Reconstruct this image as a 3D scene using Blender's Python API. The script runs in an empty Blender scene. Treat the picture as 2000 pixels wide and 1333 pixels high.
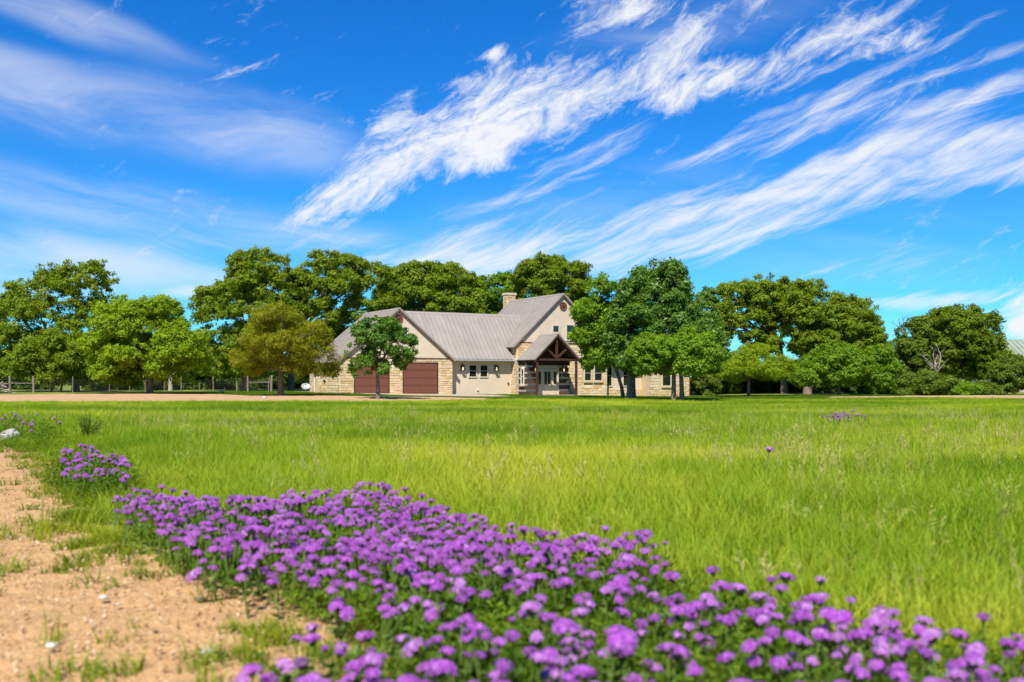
import bpy, math, random
import numpy as np
R = math.radians
sc = bpy.context.scene
col = sc.collection
random.seed(7)
rng = np.random.default_rng(11)

# ------------------------------------------------------------------ camera
F, HY, CZ = 1944.0, 740.0, 1.5          # focal length and horizon in photo pixels, eye height
cam = bpy.data.cameras.new('camera')
cam.sensor_width = 36.0
cam.lens = 35.0
cam.shift_y = (HY - 666.5) / 2000.0
cam.clip_start, cam.clip_end = 0.05, 12000
cam.dof.use_dof = True
cam.dof.focus_distance = 78.0
cam.dof.aperture_fstop = 2.5
cob = bpy.data.objects.new('camera', cam)
cob.location = (0, 0, CZ)
cob.rotation_euler = (R(90), 0, 0)
col.objects.link(cob)
sc.camera = cob

# ------------------------------------------------------------------ world, sun, exposure
SUN_EL, SUN_AZ = 52.0, 192.0             # azimuth: clockwise from +Y (behind the camera, to the left)
sdir = (math.cos(R(SUN_EL)) * math.sin(R(SUN_AZ)), math.cos(R(SUN_EL)) * math.cos(R(SUN_AZ)), math.sin(R(SUN_EL)))
sun = bpy.data.lights.new('sun', 'SUN')
sun.energy = 4.5
sun.angle = R(0.53)
sun.color = (1.0, 0.95, 0.87)
sob = bpy.data.objects.new('sun', sun)
from mathutils import Vector
sob.rotation_euler = Vector(sdir).to_track_quat('Z', 'Y').to_euler()
col.objects.link(sob)
sc.view_settings.view_transform = 'Standard'
sc.view_settings.look = 'None'
sc.view_settings.gamma = 1
sc.view_settings.use_curve_mapping = False
sc.view_settings.exposure = 0.92
cy = sc.cycles
cy.use_denoising = True
cy.use_adaptive_sampling = True
cy.adaptive_threshold = 0.02
cy.max_bounces = 8
cy.diffuse_bounces = 4
cy.glossy_bounces = 3
cy.transmission_bounces = 4
cy.transparent_max_bounces = 8
cy.sample_clamp_indirect = 4


def build_world():
    w = bpy.data.worlds.new('World')
    sc.world = w
    w.use_nodes = True
    w.cycles.sampling_method = 'NONE'
    nt = w.node_tree
    N, L = nt.nodes, nt.links
    N.clear()

    def nd(t, **k):
        n = N.new(t)
        for a, b in k.items():
            setattr(n, a, b)
        return n

    def mth(op, a, b=None, c=None, clamp=False):
        n = nd('ShaderNodeMath', operation=op, use_clamp=clamp)
        for i, v in enumerate((a, b, c)):
            if v is None:
                continue
            if isinstance(v, (int, float)):
                n.inputs[i].default_value = v
            else:
                L.new(v, n.inputs[i])
        return n.outputs[0]

    def smooth(v, a, b):
        n = nd('ShaderNodeMapRange', interpolation_type='SMOOTHSTEP')
        L.new(v, n.inputs[0])
        n.inputs[1].default_value, n.inputs[2].default_value = a, b
        return n.outputs[0]
    out = nd('ShaderNodeOutputWorld')
    bg = nd('ShaderNodeBackground')
    bg.inputs[1].default_value = 0.060
    sky = nd('ShaderNodeTexSky', sky_type='NISHITA', sun_disc=False, sun_elevation=R(SUN_EL), sun_rotation=R(SUN_AZ))
    sky.altitude = 300
    sky.air_density = 1.0
    sky.dust_density = 0.2
    sky.ozone_density = 3.0
    hsv = nd('ShaderNodeHueSaturation')
    hsv.inputs['Saturation'].default_value = 1.38
    hsv.inputs['Value'].default_value = 1.0
    L.new(sky.outputs[0], hsv.inputs['Color'])
    grade = nd('ShaderNodeMix', data_type='RGBA', blend_type='MULTIPLY')
    grade.inputs['Factor'].default_value = 1
    L.new(hsv.outputs[0], grade.inputs['A'])
    grade.inputs['B'].default_value = (.33, .98, 1.42, 1)
    tc = nd('ShaderNodeTexCoord')
    sep = nd('ShaderNodeSeparateXYZ')
    L.new(tc.outputs['Generated'], sep.inputs[0])
    az = mth('ARCTAN2', sep.outputs[0], sep.outputs[1])
    el = mth('ARCSINE', sep.outputs[2])
    # keep streak sizes alike at all heights: use azimuth times cos(elevation)
    comb = nd('ShaderNodeCombineXYZ')
    L.new(az, comb.inputs[0])
    L.new(el, comb.inputs[1])
    P0 = comb.outputs[0]

    def warp(src, scale, amt, off):
        n = nd('ShaderNodeTexNoise')
        n.inputs['Scale'].default_value = scale
        n.inputs['Detail'].default_value = 3
        mp = nd('ShaderNodeMapping')
        mp.inputs['Location'].default_value = (off, off * 2, off)
        L.new(src, mp.inputs[0])
        L.new(mp.outputs[0], n.inputs['Vector'])
        a = nd('ShaderNodeVectorMath', operation='SUBTRACT')
        L.new(n.outputs['Color'], a.inputs[0])
        a.inputs[1].default_value = (.5, .5, .5)
        b = nd('ShaderNodeVectorMath', operation='MULTIPLY_ADD')
        L.new(a.outputs[0], b.inputs[0])
        b.inputs[1].default_value = (amt, amt * .8, 0)
        L.new(src, b.inputs[2])
        return b.outputs[0]
    P = warp(P0, 7.0, .045, 3.7)
    P = warp(P, 30.0, .006, 8.1)

    def aim(px, py):
        x = (px - 1000) / F
        a = math.atan(x)
        return a, math.atan((HY - py) / F * math.cos(a))

    def blob(px, py, sx, sy, ang, amp):
        a, e = aim(px, py)
        m = nd('ShaderNodeMapping', vector_type='TEXTURE')
        L.new(P, m.inputs[0])
        m.inputs['Location'].default_value = (a, e, 0)
        m.inputs['Rotation'].default_value = (0, 0, R(ang))
        m.inputs['Scale'].default_value = (sx * 1.9 / F, sy * 1.9 / F, 1)
        ln = nd('ShaderNodeVectorMath', operation='LENGTH')
        L.new(m.outputs[0], ln.inputs[0])
        mr = nd('ShaderNodeMapRange', interpolation_type='SMOOTHERSTEP')
        L.new(ln.outputs['Value'], mr.inputs[0])
        mr.inputs[1].default_value, mr.inputs[2].default_value = 0.0, 1.0
        mr.inputs[3].default_value, mr.inputs[4].default_value = amp, 0.0
        return mr.outputs[0]

    def cover(rows):
        acc = None
        for r in rows:
            b = blob(*r)
            if acc is None:
                acc = b
            else:
                acc = mth('MULTIPLY_ADD', mth('SUBTRACT', 1, acc), b, acc)
        return acc

    def noise(ang, sx, sy, scale, detail, rough, dist=0.0, off=0.0):
        m = nd('ShaderNodeMapping', vector_type='TEXTURE')
        L.new(P, m.inputs[0])
        m.inputs['Location'].default_value = (off, off * .7, off)
        m.inputs['Rotation'].default_value = (0, 0, R(ang))
        m.inputs['Scale'].default_value = (sx, sy, 1)
        n = nd('ShaderNodeTexNoise')
        n.inputs['Scale'].default_value = scale
        n.inputs['Detail'].default_value = detail
        n.inputs['Roughness'].default_value = rough
        n.inputs['Distortion'].default_value = dist
        L.new(m.outputs[0], n.inputs['Vector'])
        return n.outputs['Fac']
    puffs = [(700, 350, 130, 50, 25, .8), (850, 290, 170, 60, 25, .85), (650, 400, 95, 30, 30, .7), (1000, 205, 120, 62, 22, .9),
             (1110, 185, 110, 58, 20, .95), (1000, 285, 130, 34, 25, .8), (1290, 110, 90, 48, 30, .85), (1385, 170, 110, 34, 14, .9),
             (1240, 25, 110, 30, 0, .6), (1440, 18, 80, 18, 12, .55), (1340, 130, 120, 50, 26, .75), (1500, 180, 60, 22, 14, .5), (1560, 130, 60, 24, 30, .5), (1660, 70, 60, 20, 26, .45), (1800, 80, 50, 14, 30, .4), (1760, 190, 70, 16, 16, .4), (972, 100, 22, 9, 30, .7), (780, 230, 60, 30, 40, .55), (940, 150, 70, 30, 30, .6),
             (1600, 100, 90, 34, 22, .5), (1710, 110, 70, 26, 22, .45), (1990, 615, 34, 30, 0, 1.0), (2040, 600, 60, 55, 0, 1.0)]
    wisps = [(1100, 330, 170, 36, 22, .66), (880, 440, 220, 34, 15, .62), (1010, 500, 240, 46, 12, .95), (860, 515, 190, 32, 5, .8), (650, 465, 130, 20, 4, .5),
             (1560, 378, 250, 54, 15, .92), (1420, 440, 160, 58, 18, 1.0), (1250, 465, 170, 46, 16, .8), (1750, 335, 240, 48, 12, .82), (1960, 310, 160, 46, 10, .8),
             (1240, 455, 170, 34, 18, .72), (1400, 310, 120, 22, 12, .6), (1600, 240, 150, 30, 16, .8), (1850, 210, 140, 22, 16, .72), (1500, 270, 100, 16, 12, .5),
             (1700, 55, 130, 13, 24, .62), (1610, 150, 150, 13, 20, .58), (1760, 130, 120, 11, 22, .52), (1910, 185, 120, 14, 14, .62), (1480, 245, 170, 13, 16, .62), (1900, 55, 90, 12, 30, .5), (1420, 300, 200, 15, 10, .5), (1830, 38, 80, 14, 36, .6), (1965, 95, 60, 12, 10, .5), (1850, 140, 100, 12, 12, .4), (1960, 270, 80, 12, 10, .5),
             (1860, 578, 170, 18, 4, .95), (1770, 510, 50, 66, 60, .42), (1560, 530, 120, 22, 14, .4), (1180, 540, 100, 26, 18, .5), (1330, 560, 90, 16, 16, .4)]
    veils = [(130, 205, 360, 56, -6, .50), (450, 245, 230, 50, -10, .40), (120, 28, 190, 26, -12, .42), (30, 120, 110, 22, -6, .25), (200, 400, 380, 46, -5, .42),
             (70, 505, 240, 46, -3, .48), (330, 530, 230, 30, -2, .38), (60, 575, 170, 26, 0, .45), (380, 566, 46, 11, 12, .55), (430, 465, 130, 20, 8, .35),
             (1350, 55, 200, 36, 4, .3), (1100, 410, 260, 50, 10, .22), (600, 470, 120, 26, 4, .4), (1750, 470, 300, 60, 8, .12)]
    # clouds outside the photographed part of the sky go on in the same manner
    far = mth('MAXIMUM', smooth(mth('ABSOLUTE', az), .52, .75), smooth(el, .39, .55))
    gen = mth('MULTIPLY', smooth(noise(10, 1.6, .8, 2.2, 3, .5, 0, 5.0), .5, .72), far)
    gen = mth('MULTIPLY', gen, .8)
    covA = cover(puffs)
    nA = noise(27, 3.0, 1.0, 24, 12, .68, .9, 0.3)
    nA2 = noise(34, 2.0, 1.0, 85, 8, .65, .8, 1.3)
    nA = mth('ADD', mth('MULTIPLY', nA, .66), mth('MULTIPLY', nA2, .34))
    dA = smooth(mth('ADD', covA, mth('MULTIPLY', mth('SUBTRACT', nA, .5), 4.4)), .22, 1.32)
    covW = mth('MAXIMUM', cover(wisps), gen)
    nW = noise(17, 7.0, 1.0, 26, 12, .66, .8, 2.1)
    nW2 = noise(26, 9.0, 1.0, 60, 8, .65, .6, 3.1)
    nW = mth('ADD', mth('MULTIPLY', nW, .6), mth('MULTIPLY', nW2, .4))
    dW = smooth(mth('ADD', covW, mth('MULTIPLY', mth('SUBTRACT', nW, .5), 4.4)), .34, 1.48)
    dW = mth('MULTIPLY', dW, .92)
    nV = noise(-9, 5.0, 1.0, 13, 12, .62, .7, 4.4)
    dV = mth('MULTIPLY', cover(veils), mth('ADD', .10, mth('MULTIPLY', smooth(nV, .33, .68), .90)))
    inv = mth('MULTIPLY', mth('MULTIPLY', mth('SUBTRACT', 1, dA), mth('SUBTRACT', 1, dW)), mth('SUBTRACT', 1, dV))
    dens = mth('SUBTRACT', 1, inv, clamp=True)
    dens = mth('MULTIPLY', dens, smooth(el, -.01, .03))
    mix = nd('ShaderNodeMix', data_type='RGBA')
    L.new(dens, mix.inputs['Factor'])
    L.new(grade.outputs['Result'], mix.inputs['A'])
    mix.inputs['B'].default_value = (8.0, 8.2, 8.6, 1)
    L.new(mix.outputs['Result'], bg.inputs[0])
    L.new(bg.outputs[0], out.inputs[0])


build_world()


# ------------------------------------------------------------------ helpers: objects
def tag(o, label=None, cat=None, group=None, kind=None):
    if label:
        o['label'] = label
    if cat:
        o['category'] = cat
    if group:
        o['group'] = group
    if kind:
        o['kind'] = kind
    return o


def link(o, parent=None):
    col.objects.link(o)
    if parent is not None:
        o.parent = parent
    return o


def empty(name, loc, rz=0.0):
    o = bpy.data.objects.new(name, None)
    o.empty_display_size = .3
    o.location = loc
    o.rotation_euler = (0, 0, rz)
    col.objects.link(o)
    return o


def copy_tree(o, parent=None):
    c = o.copy()
    col.objects.link(c)
    if parent is not None:
        c.parent = parent
    for ch in o.children:
        copy_tree(ch, c)
    return c


class MB:
    """Collects faces; build() links them as one mesh object."""

    def __init__(self):
        self.v, self.f, self.m = [], [], []

    def add(self, verts, faces, mi=0):
        b = len(self.v)
        self.v += [tuple(p) for p in verts]
        self.f += [tuple(b + i for i in f) for f in faces]
        self.m += [mi] * len(faces)

    def box(self, x0, x1, y0, y1, z0, z1, mi=0):
        v = [(x0, y0, z0), (x1, y0, z0), (x1, y1, z0), (x0, y1, z0), (x0, y0, z1), (x1, y0, z1), (x1, y1, z1), (x0, y1, z1)]
        self.add(v, [(0, 3, 2, 1), (4, 5, 6, 7), (0, 1, 5, 4), (1, 2, 6, 5), (2, 3, 7, 6), (3, 0, 4, 7)], mi)

    def prism(self, poly, d, mi=0):
        """poly: list of 3D points (planar), d: extrusion vector"""
        n = len(poly)
        v = [tuple(p) for p in poly] + [tuple(p[i] + d[i] for i in range(3)) for p in poly]
        fs = [tuple(reversed(range(n))), tuple(range(n, 2 * n))]
        fs += [(i, (i + 1) % n, n + (i + 1) % n, n + i) for i in range(n)]
        self.add(v, fs, mi)

    def tube(self, pts, rad, n=7, mi=0, cap=True):
        pts = [Vector(p) for p in pts]
        if not hasattr(rad, '__len__'):
            rad = [rad] * len(pts)
        vs, fs = [], []
        for i, p in enumerate(pts):
            t = (pts[min(i + 1, len(pts) - 1)] - pts[max(i - 1, 0)]).normalized()
            a = Vector((1, 0, 0)) if abs(t.x) < .8 else Vector((0, 1, 0))
            s = t.cross(a).normalized()
            u = t.cross(s)
            for k in range(n):
                an = 2 * math.pi * k / n
                vs.append(p + (s * math.cos(an) + u * math.sin(an)) * rad[i])
        for i in range(len(pts) - 1):
            for k in range(n):
                a, b = i * n + k, i * n + (k + 1) % n
                fs.append((a, a + n, b + n, b))
        if cap:
            fs.append(tuple(range(n)))
            fs.append(tuple(reversed(range((len(pts) - 1) * n, len(pts) * n))))
        self.add(vs, fs, mi)

    def bar(self, a, b, w, h, mi=0, up=(0, 0, 1)):
        """rectangular beam from a to b"""
        a, b = Vector(a), Vector(b)
        t = (b - a).normalized()
        s = t.cross(Vector(up)).normalized() * (w / 2)
        u = s.cross(t).normalized() * (h / 2)
        v = [a - s - u, a + s - u, a + s + u, a - s + u, b - s - u, b + s - u, b + s + u, b - s + u]
        self.add(v, [(0, 1, 2, 3), (7, 6, 5, 4), (0, 4, 5, 1), (1, 5, 6, 2), (2, 6, 7, 3), (3, 7, 4, 0)], mi)

    def mesh(self, name, mats, smooth=False):
        me = bpy.data.meshes.new(name)
        me.from_pydata(self.v, [], self.f)
        if not isinstance(mats, (list, tuple)):
            mats = [mats]
        for m in mats:
            me.materials.append(m)
        if len(mats) > 1:
            me.polygons.foreach_set('material_index', self.m)
        if smooth:
            me.polygons.foreach_set('use_smooth', [True] * len(me.polygons))
        me.update()
        return me

    def build(self, name, mats, parent=None, smooth=False):
        return link(bpy.data.objects.new(name, self.mesh(name, mats, smooth)), parent)


def quad_mesh(name, V, k, mat, attrs=None):
    """V: (n*k,3) array of n separate k-gons"""
    n = len(V) // k
    me = bpy.data.meshes.new(name)
    me.vertices.add(len(V))
    me.vertices.foreach_set('co', np.ascontiguousarray(V, dtype=np.float32).ravel())
    me.loops.add(n * k)
    me.loops.foreach_set('vertex_index', np.arange(n * k, dtype=np.int32))
    me.polygons.add(n)
    me.polygons.foreach_set('loop_start', np.arange(0, n * k, k, dtype=np.int32))
    me.polygons.foreach_set('loop_total', np.full(n, k, dtype=np.int32))
    for an, arr in (attrs or {}).items():
        a = me.attributes.new(an, 'FLOAT', 'POINT')
        a.data.foreach_set('value', np.repeat(arr.astype(np.float32), k))
    me.materials.append(mat)
    me.update(calc_edges=True)
    return me


# ------------------------------------------------------------------ helpers: materials
def material(name):
    m = bpy.data.materials.new(name)
    m.use_nodes = True
    nt = m.node_tree
    return m, nt.nodes, nt.links, nt.nodes['Principled BSDF']


def c4(c):
    return (c[0], c[1], c[2], 1)


def noisy(name, c1, c2, scale=6.0, rough=.8, bump=.0, bscale=40.0, detail=6, spec=.3, metal=0.0, stretch=None, c3=None, obrand=0.0, coord='Object'):
    """two or three colours mixed by noise, optional bump and per-object variation"""
    m, N, L, b = material(name)
    tc = N.new('ShaderNodeTexCoord')
    src = tc.outputs[coord]
    if stretch:
        mp = N.new('ShaderNodeMapping')
        mp.inputs['Scale'].default_value = stretch
        L.new(src, mp.inputs[0])
        src = mp.outputs[0]
    n = N.new('ShaderNodeTexNoise')
    n.inputs['Scale'].default_value = scale
    n.inputs['Detail'].default_value = detail
    n.inputs['Roughness'].default_value = .6
    L.new(src, n.inputs['Vector'])
    r = N.new('ShaderNodeValToRGB')
    L.new(n.outputs['Fac'], r.inputs[0])
    e = r.color_ramp.elements
    e[0].position, e[0].color = .35, c4(c1)
    e[1].position, e[1].color = .65, c4(c2)
    if c3:
        x = e.new(.5)
        x.color = c4(c3)
    out = r.outputs[0]
    if obrand:
        oi = N.new('ShaderNodeObjectInfo')
        mr = N.new('ShaderNodeMapRange')
        mr.inputs[3].default_value, mr.inputs[4].default_value = 1 - obrand, 1 + obrand
        L.new(oi.outputs['Random'], mr.inputs[0])
        h = N.new('ShaderNodeHueSaturation')
        L.new(mr.outputs[0], h.inputs['Value'])
        L.new(out, h.inputs['Color'])
        out = h.outputs[0]
    L.new(out, b.inputs['Base Color'])
    b.inputs['Roughness'].default_value = rough
    b.inputs['Specular IOR Level'].default_value = spec
    b.inputs['Metallic'].default_value = metal
    if bump:
        n2 = N.new('ShaderNodeTexNoise')
        n2.inputs['Scale'].default_value = bscale
        n2.inputs['Detail'].default_value = 8
        L.new(src, n2.inputs['Vector'])
        bp = N.new('ShaderNodeBump')
        bp.inputs['Strength'].default_value = bump
        bp.inputs['Distance'].default_value = .02
        L.new(n2.outputs['Fac'], bp.inputs['Height'])
        L.new(bp.outputs[0], b.inputs['Normal'])
    return m


def leafy(name, cols, trans=.35, attr='tint', itype='GEOMETRY', rough=.55, spec=.12):
    """leaf material; colour ramp read from the tint attribute"""
    m, N, L, b = material(name)
    a = N.new('ShaderNodeAttribute')
    a.attribute_type = itype
    a.attribute_name = attr
    r = N.new('ShaderNodeValToRGB')
    e = r.color_ramp.elements
    for i, c in enumerate(cols):
        x = e[0] if i == 0 else (e[1] if i == 1 else e.new(.5))
        x.color = c4(c)
    for i, x in enumerate(sorted(range(len(cols)))):
        pass
    while len(e) > len(cols):
        e.remove(e[-1])
    k = len(cols)
    for i in range(k):
        e[i].position = i / max(1, k - 1)
    for i in range(k):
        e[i].color = c4(cols[i])
    L.new(a.outputs['Fac'], r.inputs[0])
    L.new(r.outputs[0], b.inputs['Base Color'])
    b.inputs['Roughness'].default_value = rough
    b.inputs['Specular IOR Level'].default_value = spec
    t = N.new('ShaderNodeBsdfTranslucent')
    h = N.new('ShaderNodeHueSaturation')
    h.inputs['Hue'].default_value = .485
    h.inputs['Saturation'].default_value = 1.1
    h.inputs['Value'].default_value = 1.5
    L.new(r.outputs[0], h.inputs['Color'])
    L.new(h.outputs[0], t.inputs['Color'])
    mx = N.new('ShaderNodeMixShader')
    mx.inputs[0].default_value = trans
    L.new(b.outputs[0], mx.inputs[1])
    L.new(t.outputs[0], mx.inputs[2])
    L.new(mx.outputs[0], N['Material Output'].inputs[0])
    return m


def plain(name, c, rough=.6, spec=.4, metal=0.0):
    m, N, L, b = material(name)
    b.inputs['Base Color'].default_value = c4(c)
    b.inputs['Roughness'].default_value = rough
    b.inputs['Specular IOR Level'].default_value = spec
    b.inputs['Metallic'].default_value = metal
    return m


# ------------------------------------------------------------------ terrain
def S(a, b, x):
    t = np.clip((x - a) / (b - a), 0, 1)
    return t * t * (3 - 2 * t)


def gz(x, y):
    """height of the ground"""
    x = np.asarray(x, float)
    y = np.asarray(y, float)
    far = .30 - .45 * np.clip((x + 12) / 25.0, 0, 1) + .15 * np.clip((x - 16) / 14.0, 0, 1)
    fade = 1 - S(130, 220, y)
    near = .5 * (1 - S(9, 46, y))
    wav = .035 * np.sin(x * .31 + 1.3) * np.sin(y * .23 + .4) * S(10, 25, y) * fade
    return near + far * S(30, 64, y) * fade + wav


def ground_at(px, py, h=0.0):
    """where the ray through a photo pixel meets the ground (raised by h)"""
    a, b = 1.0, 400.0
    k = (HY - py) / F
    for _ in range(60):
        m = (a + b) / 2
        if CZ + k * m > float(gz((px - 1000) / F * m, m)) + h:
            a = m
        else:
            b = m
    return (px - 1000) / F * a, a


def at_dist(px, D):
    x = (px - 1000) / F * D
    return x, D, float(gz(x, D))


def in_poly(X, Y, poly):
    X, Y = np.asarray(X, float), np.asarray(Y, float)
    ins = np.zeros(X.shape, bool)
    n = len(poly)
    j = n - 1
    for i in range(n):
        xi, yi = poly[i]
        xj, yj = poly[j]
        c = ((yi > Y) != (yj > Y)) & (X < (xj - xi) * (Y - yi) / (yj - yi + 1e-12) + xi)
        ins ^= c
        j = i
    return ins


def edge_dist(X, Y, poly):
    X, Y = np.asarray(X, float), np.asarray(Y, float)
    d = np.full(X.shape, 1e9)
    n = len(poly)
    for i in range(n):
        ax, ay = poly[i]
        bx, by = poly[(i + 1) % n]
        dx, dy = bx - ax, by - ay
        t = np.clip(((X - ax) * dx + (Y - ay) * dy) / (dx * dx + dy * dy + 1e-12), 0, 1)
        d = np.minimum(d, np.hypot(X - ax - t * dx, Y - ay - t * dy))
    return d


def vnoise(x, y, s, seed=0):
    """cheap smooth value noise 0..1"""
    r = np.random.default_rng(seed).random((64, 64))
    u, v = np.asarray(x) / s, np.asarray(y) / s
    i, j = np.floor(u).astype(int), np.floor(v).astype(int)
    a, b = u - i, v - j
    a, b = a * a * (3 - 2 * a), b * b * (3 - 2 * b)
    g = lambda p, q: r[p % 64, q % 64]
    return (g(i, j) * (1 - a) + g(i + 1, j) * a) * (1 - b) + (g(i, j + 1) * (1 - a) + g(i + 1, j + 1) * a) * b


# the outline of the gravel track, the bare verge, the drives
G = ground_at
track = [G(-40, 862), G(0, 868), G(60, 882), G(130, 935), G(150, 985), G(160, 1030), G(185, 1070), G(250, 1090)]
verge = [G(262, 1075), G(360, 1090), G(500, 1112), G(620, 1140), G(780, 1185), G(790, 1215), G(720, 1250), G(690, 1290), G(690, 1333)]
xe, ye = verge[-1]
track_poly = track + verge + [(xe + .3, ye - 1.2), (1.0, -6), (-26, -14), (-40, 10), (-30, 17)]
drive_l = [(-90, 53), (-45, 53), (-25, 53.5), (-14, 55), (-6, 58), (-1.5, 63), (-1.5, 70), (-4, 70.5), (-9.2, 67.5), (-15, 69.5), (-18.5, 71.5), (-22, 76), (-30, 77), (-36, 75.5), (-60, 73), (-90, 73)]
drive_r = [(24.5, 79), (34, 74), (60, 72), (120, 72), (120, 84), (60, 86), (34, 86), (27, 84)]

grid_mat_cache = {}


def sheet(name, xs, ys, mask, off, mat, bumpy=0.0):
    """ground-hugging sheet made of the grid cells whose centre passes mask"""
    xs, ys = np.asarray(xs), np.asarray(ys)
    X, Y = np.meshgrid(xs, ys)
    Z = gz(X, Y) + off
    if bumpy:
        Z = Z + bumpy * (vnoise(X, Y, .33, 3) - .5) + bumpy * .6 * (vnoise(X, Y, .11, 5) - .5)
    nx, ny = len(xs), len(ys)
    idx = np.arange(nx * ny).reshape(ny, nx)
    q = np.stack([idx[:-1, :-1], idx[:-1, 1:], idx[1:, 1:], idx[1:, :-1]], -1).reshape(-1, 4)
    if mask is not None:
        cx = (X[:-1, :-1] + X[1:, 1:]).ravel() / 2
        cy_ = (Y[:-1, :-1] + Y[1:, 1:]).ravel() / 2
        q = q[mask(cx, cy_)]
    used, inv = np.unique(q, return_inverse=True)
    q = inv.reshape(-1, 4)
    V = np.stack([X.ravel(), Y.ravel(), Z.ravel()], -1)[used]
    me = bpy.data.meshes.new(name)
    me.vertices.add(len(V))
    me.vertices.foreach_set('co', V.astype(np.float32).ravel())
    me.loops.add(q.size)
    me.loops.foreach_set('vertex_index', q.astype(np.int32).ravel())
    me.polygons.add(len(q))
    me.polygons.foreach_set('loop_start', np.arange(0, q.size, 4, dtype=np.int32))
    me.polygons.foreach_set('loop_total', np.full(len(q), 4, dtype=np.int32))
    me.polygons.foreach_set('use_smooth', np.ones(len(q), bool))
    me.materials.append(mat)
    me.update(calc_edges=True)
    return tag(link(bpy.data.objects.new(name, me)), kind='structure')


M = {}
M['soil'] = noisy('meadow_soil', (.10, .12, .02), (.19, .21, .035), scale=.35, rough=.95, bump=.4, bscale=9, spec=.1, c3=(.14, .17, .028))
M['gravel'] = None


def gravel_material(name, base, dark, light, fine=55.0):
    m, N, L, b = material(name)
    tc = N.new('ShaderNodeTexCoord')
    n1 = N.new('ShaderNodeTexNoise')
    n1.inputs['Scale'].default_value = 1.1
    n1.inputs['Detail'].default_value = 6
    L.new(tc.outputs['Object'], n1.inputs['Vector'])
    r1 = N.new('ShaderNodeValToRGB')
    e = r1.color_ramp.elements
    e[0].position, e[0].color = .3, c4([x * .86 for x in base])
    e[1].position, e[1].color = .7, c4([min(1, x * 1.1) for x in base])
    L.new(n1.outputs['Fac'], r1.inputs[0])
    vo = N.new('ShaderNodeTexVoronoi')
    vo.inputs['Scale'].default_value = fine
    L.new(tc.outputs['Object'], vo.inputs['Vector'])
    sp = N.new('ShaderNodeSeparateColor')
    L.new(vo.outputs['Color'], sp.inputs[0])
    r2 = N.new('ShaderNodeValToRGB')
    e = r2.color_ramp.elements
    e[0].position, e[0].color = 0, c4(dark)
    e[1].position, e[1].color = 1, c4(light)
    x = e.new(.12)
    x.color = c4(base)
    x = e.new(.85)
    x.color = c4(base)
    L.new(sp.outputs[0], r2.inputs[0])
    mx = N.new('ShaderNodeMix')
    mx.data_type = 'RGBA'
    mx.inputs['Factor'].default_value = .5
    n3 = N.new('ShaderNodeTexNoise')
    n3.inputs['Scale'].default_value = 9.0
    n3.inputs['Detail'].default_value = 8
    n3.inputs['Roughness'].default_value = .7
    L.new(tc.outputs['Object'], n3.inputs['Vector'])
    L.new(r1.outputs[0], mx.inputs['A'])
    L.new(r2.outputs[0], mx.inputs['B'])
    hv = N.new('ShaderNodeHueSaturation')
    mr = N.new('ShaderNodeMapRange')
    mr.inputs[1].default_value, mr.inputs[2].default_value = .3, .7
    mr.inputs[3].default_value, mr.inputs[4].default_value = .74, 1.18
    L.new(n3.outputs['Fac'], mr.inputs[0])
    L.new(mr.outputs[0], hv.inputs['Value'])
    L.new(mx.outputs['Result'], hv.inputs['Color'])
    L.new(hv.outputs[0], b.inputs['Base Color'])
    b.inputs['Roughness'].default_value = .95
    b.inputs['Specular IOR Level'].default_value = .1
    bp = N.new('ShaderNodeBump')
    bp.inputs['Strength'].default_value = .7
    bp.inputs['Distance'].default_value = .012
    L.new(vo.outputs['Distance'], bp.inputs['Height'])
    L.new(bp.outputs[0], b.inputs['Normal'])
    return m


M['gravel'] = gravel_material('peach_gravel', (.44, .262, .115), (.19, .10, .048), (.64, .48, .29))
M['drive'] = gravel_material('pink_gravel', (.42, .262, .138), (.24, .14, .08), (.50, .33, .20), fine=9)
M['concrete'] = noisy('drive_concrete', (.36, .265, .19), (.42, .315, .23), scale=1.5, rough=.9, bump=.2, bscale=30)
M['lawnsoil'] = noisy('lawn_soil', (.05, .09, .012), (.09, .14, .02), scale=1.2, rough=.95, spec=.1)


def build_ground():
    xs = np.concatenate([[-6000, -2500, -1200, -700, -400, -250, -170, -125], np.arange(-100, 100.1, .8), [125, 170, 250, 400, 700, 1200, 2500, 6000]])
    ys = np.concatenate([[-900, -300, -120, -60, -40], np.arange(-24, 130, .8), [140, 150, 165, 180, 200, 225, 260, 320, 420, 600, 1000, 2000, 6000]])
    sheet('meadow_ground', xs, ys, None, 0.0, M['soil'])
    tp = track_poly

    def m1(x, y):
        jit = .22 * (vnoise(x, y, .5, 8) - .5) + .12 * (vnoise(x, y, .17, 9) - .5)
        return in_poly(x + jit, y + jit, tp)
    sheet('gravel_track', np.concatenate([np.arange(-40, -9, .35), np.arange(-9, 1.5, .09)]), np.concatenate([np.arange(-14, 2, .5), np.arange(2, 17.5, .09)]), m1, .012, M['gravel'], .014)

    def m2(x, y):
        j = .8 * (vnoise(x, y, 1.7, 18) - .5)
        return in_poly(x + j, y + j, drive_l)
    sheet('gravel_drive', np.arange(-90, 0, .3), np.arange(51, 82, .3), m2, .02, M['drive'], .03)

    def m3(x, y):
        j = .8 * (vnoise(x, y, 1.7, 19) - .5)
        return in_poly(x + j, y + j, drive_r)
    sheet('gravel_lane', np.arange(22, 120, .4), np.arange(70, 88, .4), m3, .02, M['drive'], .03)


build_ground()
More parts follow.
